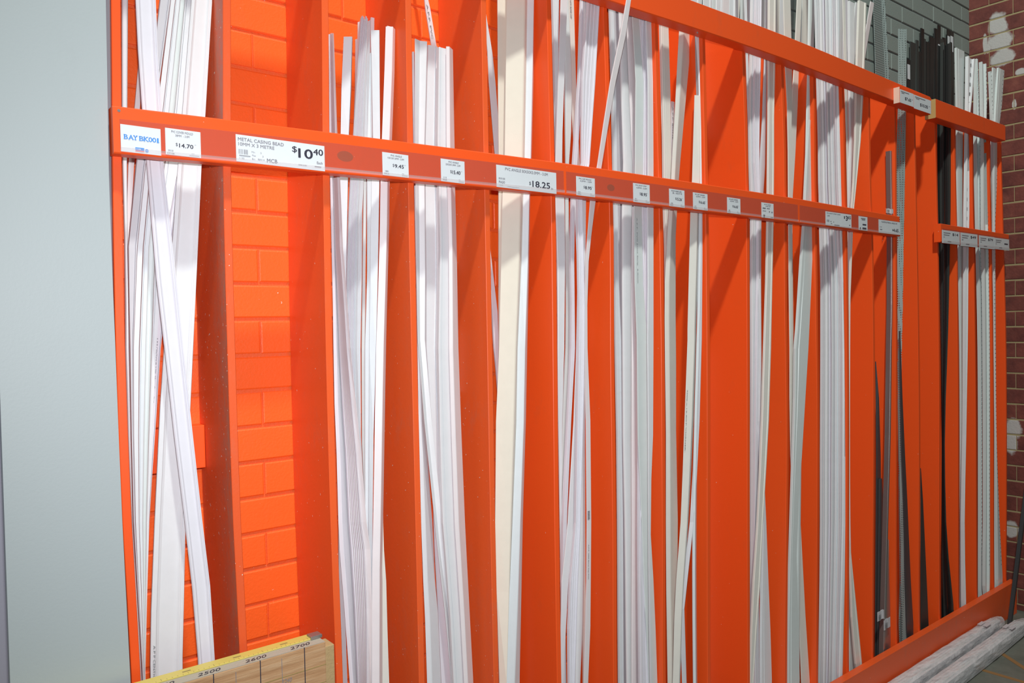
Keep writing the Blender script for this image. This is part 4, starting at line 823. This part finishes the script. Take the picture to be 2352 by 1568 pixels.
for h in HIGH:
    rows = h['rows'] or [(h['top'] if h['top'] is not None else -40, h['a'], h['b']), (240, h['a'] + h['drift'] * 240, h['b'] + h['drift'] * 240), (520, h['a'] + h['drift'] * 480, h['b'] + h['drift'] * 480)]
    # find the depth at which the stick fits between two dividers
    y = .188 - max(b for a, b in PROF[h['prof']]) * .5
    xm = sum((at(l, py, y).x + at(r, py, y).x) / 2 for py, l, r in rows[:2]) / 2
    best = (y, max(i for i in range(20) if fin_x(i, 2.5) - TH / 2 < xm))
    y, i = best
    pts = []
    for (py, l, r) in rows:
        a, b = at(l, py, y), at(r, py, y); pts.append((min(a.z, 3.3) if h['top'] is None else a.z, a.x, b.x, y))
    pts.sort(reverse=True)
    w0 = pts[-1][2] - pts[-1][1]; c = (pts[-1][1] + pts[-1][2]) / 2; c = min(max(c, fin_x(i, 1) + .003 + w0 / 2), fin_x(i + 1, 1) - TH - .003 - w0 / 2)
    pts.append((.003, c - w0 / 2, c + w0 / 2, y))
    prof = PROF[h['prof']]; org = Vector((c, y, .003)); secs = []
    for z, xl, xr, yy in smooth_rows(pts, .2):
        if z < ZTOP + .085:
            xl2 = max(xl, fin_x(i, z) + .001); xr2 = min(xr, fin_x(i + 1, z) - TH - .001)
            if xr2 - xl2 < .003: xl2, xr2 = ((fin_x(i, z) + .001, fin_x(i, z) + .005) if xl < fin_x(i, z) + .01 else (fin_x(i + 1, z) - TH - .005, fin_x(i + 1, z) - TH - .001))
            xl, xr = xl2, xr2
        db = max(b for a, b in prof); f = min(1, (DEPTH - .009 - yy) / db)
        secs.append([Vector((lerp(xl, xr, a), yy + b * f, z)) - org for a, b in prof])
    o = link(h['name'], bm_done(sweep(secs), h['name']), M[h['mat']], None, org)
    if h['label']: lab = h['label']; grp = None
    else:
        key = h['name']; nl[key] = nl.get(key, 0) + 1
        if key == 'black_strip': lab = 'black strip end, %s from the left of the black cluster above the rails' % ORD[nl[key] - 1]
        else: lab = '%s strip end, %s from the left of those above the upper rail' % (COLN[h['mat']], ORD[nl[key] - 1])
    tag(o, lab, {'perforated_angle': 'metal angle'}.get(h['name'], 'plastic strip'))
    if h['card']:
        ya, yb = h['card']; A_ = at(lerp(h['a'], h['b'], .2), ya, y - .0012); B_ = at(lerp(h['a'], h['b'], .85), yb, y - .0012)
        bm = bmesh.new(); add_box(bm, Vector((A_.x, y - .0014, B_.z)) - org, Vector((B_.x, y + .0005, A_.z)) - org); lk = link('white_sticker', bm_done(bm, 'white_sticker'), M['card'], o)
    if 'dark cap' in lab:
        A_ = at(1881, 10, y); B_ = at(1894, -6, y); bm = bmesh.new(); add_box(bm, Vector((A_.x - .001, y - .002, A_.z - .003)) - org, Vector((B_.x + .001, y + .010, B_.z)) - org); link('end_cap', bm_done(bm, 'end_cap'), M['K'], o)

# paper tags wrapped round the steel lengths
for q, (l, r, a, b, lb) in enumerate(((2034, 2051, 478, 491, 'crumpled white paper tag around the steel tube just above the lower rail'), (2015, 2029, 1406, 1420, 'small white tag on the metal strips near the floor, upper left one'), (2030, 2044, 1424, 1439, 'small white tag on the metal strips near the floor, lower right one'))):
    y = .004; A_ = at(l, a, y); B_ = at(r, b, y); bm = bmesh.new(); n = 6; ring = []
    for k in range(n + 1):
        x = lerp(A_.x, B_.x, k / n); yy = y + random.uniform(-.004, .001); dz = random.uniform(-.003, .003)
        ring.append([Vector((x, yy, A_.z + dz)), Vector((x, yy, B_.z + dz)), Vector((x, yy + .0012, B_.z + dz)), Vector((x, yy + .0012, A_.z + dz))])
    org = Vector((A_.x, y, B_.z)); ring = [[v - org for v in s] for s in ring]
    o = link('paper_tag', bm_done(sweep(ring), 'paper_tag'), M['card' if q == 0 else 'D'], None, org); tag(o, lb, 'tag')
    bm = bmesh.new()
    for k in range(3): add_box(bm, Vector((.004 + k * .008, -.0052, .004)), Vector((.008 + k * .008, -.0048, (A_.z - B_.z) * .7)))
    link('print_marks', bm_done(bm, 'print_marks'), M['stick_ink'], o)

# ================================================================ MEASURING BENCH (lower left)
bz = 0.975
be = thing('measuring_bench', 'sawn timber measuring beam with yellow tape and handwritten lengths, lower left', 'bench', (0.45, -0.05, 0))
XR = floor_at(747, 1473, bz).x; yF = -0.088; yB = -0.036
bo = box_obj('beam', (-0.35, yF, bz - .19), (XR, yB, bz), [M['timber']], be, 0.002)
box_obj('top_cap', (-0.35, yF + .001, bz), (XR - .001, yB - .001, bz + .0012), M['timber_top'], be)
box_obj('end_block', (XR + .0005, yF + .004, bz - .19), (XR + .022, yB - .004, bz - .012), M['chip'], be, 0.002)
tp = box_obj('measuring_tape', (-0.35, yB - .024, bz + .0013), (XR - .018, yB + .004, bz + .0045), M['tape'], be, 0.0008)
bm = bmesh.new(); tw = Vector(tp['_w'])
x = -0.3; k = 0
while x < XR - .025:
    ln = .009 if k % 10 == 0 else (.006 if k % 5 == 0 else .0035)
    add_box(bm, Vector((x, yB - .024, bz + .0045)) - tw, Vector((x + .0008, yB - .024 + ln, bz + .0048)) - tw)
    if k % 10 == 5: add_box(bm, Vector((x - .008, yB - .014, bz + .0045)) - tw, Vector((x + .008, yB - .009, bz + .0047)) - tw)
    x += .005 if False else .0100; k += 1
link('tape_marks', bm_done(bm, 'tape_marks'), M['tape_ink'], tp)
box_obj('tape_hook', (XR - .022, yB - .028, bz + .0015), (XR + .004, yB - .004, bz + .009), M['S'], be, 0.0015)
for q, (pxm, nm_s) in enumerate(((372, '2400'), (482, '2500'), (592, '2600'), (697, '2700'))):
    xx = floor_at(pxm, 1540 - (pxm - 482) * .25, bz).x
    box_obj('saw_mark', (xx - .0009, yF - .0006, bz - .185), (xx + .0009, yF + .001, bz + .0006), M['ink'], be)
    if q < 4:
        xh = xx - .05; box_obj('saw_mark', (xh - .0005, yF - .0005, bz - .10), (xh + .0005, yF + .001, bz - .008), M['grey_ink'], be)
    bm = bmesh.new(); put_text(bm, nm_s, (0, 0, 0), (1, .02, 0), (.1, .95, 0), .046, .0135, .005, .25)
    p = Vector((xx - .028, yF + .006, bz + .0016)); link('handwritten_number', bm_done(bm, 'handwritten_number', False), M['ink'], be, p - Vector(be['_w']))
bm = bmesh.new(); put_text(bm, '2240', (0, 0, 0), (1, 0, 0), (0, 0, 1), .022, .009, .0, .2); p = Vector((XR - .10, yF - .0008, bz - .062)); link('handwritten_number', bm_done(bm, 'handwritten_number', False), M['grey_ink'], be, p - Vector(be['_w']))
bm = bmesh.new()
for zq in (.048, .085, .125): add_box(bm, Vector((-.35, yF - .0004, bz - zq - .0008)) - Vector(be['_w']), Vector((XR, yF + .0005, bz - zq + .0004)) - Vector(be['_w']))
link('board_joints', bm_done(bm, 'board_joints'), M['tape_ink'], be)
for xa in (-.2, XR - .12):
    box_obj('leg', (xa, yF + .004, 0), (xa + .07, yB - .004, bz - .19), M['timber'], be, 0.002)

# ================================================================ WRAPPED BUNDLES ON THE FLOOR
def bundle(label, nearL, nearR, farL, farR, hgt, seed):
    rnd = random.Random(seed); A0, A1 = Vector(nearL), Vector(nearR); B0, B1 = Vector(farL), Vector(farR)
    cN = (A0 + A1) / 2; cF = (B0 + B1) / 2; t = thing('wrapped_bundle', label, 'bundle', cN)
    ex = (cF - cN); Ln = ex.length; ex.normalize(); side = Vector((-ex.y, ex.x, 0)) 
    wN = (A0 - A1).length; wF = (B0 - B1).length
    # the lengths inside
    for r_ in range(3):
        for c in range(5):
            bm = bmesh.new(); secs = []; f = (c - 2) / 5.2
            for k in range(9):
                u = k / 8; wd = lerp(wN, wF, u) * (.96 if u < .9 else .8); ctr = cN + ex * (Ln * u) + side * (f * wd)
                z0 = .006 + r_ * hgt * .29; hh = hgt * .24; ww = wd * .085
                secs.append([ctr + side * a * ww + Vector((0, 0, z0 + b)) - cN for a, b in ((-1, 0), (1, 0), (1, hh), (-1, hh))])
            bm.free(); link('moulding_length', bm_done(sweep(secs), 'moulding_length'), M['WGBLW'[c] if False else ['W', 'G', 'B', 'P', 'W'][c]], t)
    secs = []; n = 18
    for k in range(40):
        u = k / 39; wd = lerp(wN, wF, u) * .56; hh = hgt * .52
        if u > .93: s_ = 1 - ((u - .93) / .07) ** 2 * .35; wd *= s_; hh *= s_
        ctr = cN + ex * (Ln * (u * 1.03)) ; ring = []
        for j in range(n):
            a = 2 * math.pi * j / n; ca, sa = math.cos(a), math.sin(a)
            sq = 1 / (abs(ca) ** 2.6 + abs(sa) ** 2.6) ** (1 / 2.6)
            rr = sq * (1 + rnd.uniform(-.035, .05))
            ring.append(ctr + side * (ca * wd * rr) + Vector((0, 0, max(.002, hgt * .52 + sa * hh * rr))) - cN)
        secs.append(ring)
    link('plastic_wrap', bm_done(sweep(secs), 'plastic_wrap'), M['film'], t)
    ctr = cN + ex * (Ln * .93)
    for f in (-.3, .15):
        a = ctr - side * (f * wF) ; bm = bmesh.new()
        q = [a - ex * .03, a + ex * .03, a + ex * .03 - side * wF * .3, a - ex * .03 - side * wF * .3]
        v = [bm.verts.new(p + Vector((0, 0, hgt * 1.09)) - cN) for p in q] + [bm.verts.new(p + Vector((0, 0, hgt * 1.09 - .001)) - cN) for p in q]
        for fc in ((0, 1, 2, 3), (7, 6, 5, 4), (0, 4, 5, 1), (1, 5, 6, 2), (2, 6, 7, 3), (3, 7, 4, 0)): bm.faces.new([v[i] for i in fc])
        link('printed_label', bm_done(bm, 'printed_label'), M['D'], t)
bundle('plastic-wrapped bundle of white mouldings on the floor against the bottom board', (2.2, -.045, 0), (2.2, -.135, 0), (4.44, -.040, 0), (4.44, -.100, 0), .088, 2)
bundle('plastic-wrapped bundle of white mouldings on the floor, outer one farther from the rack', (2.2, -.160, 0), (2.2, -.245, 0), (4.52, -.125, 0), (4.52, -.185, 0), .080, 5)

# leaning dark steel bar at the right edge
p0 = floor_at(2319, 1434); t_ = (p0.y + DCAM)
p1 = at(2357, 1130, p0.y - .02)
p1 = p0 + (p1 - p0) * 1.9
bm = bmesh.new(); d = .009; rings = []
for p in (p0, p1): rings.append([p + Vector(v) - p0 for v in ((-d, -d, 0), (d, -d, 0), (d, d, 0), (-d, d, 0))])
o = link('steel_bar', bm_done(sweep(rings), 'steel_bar'), M['postgrey'], None, p0); tag(o, 'dark grey square steel bar leaning at the far right edge before the red bricks', 'steel bar')
for o in bpy.data.objects:
    if '_w' in o.keys(): del o['_w']
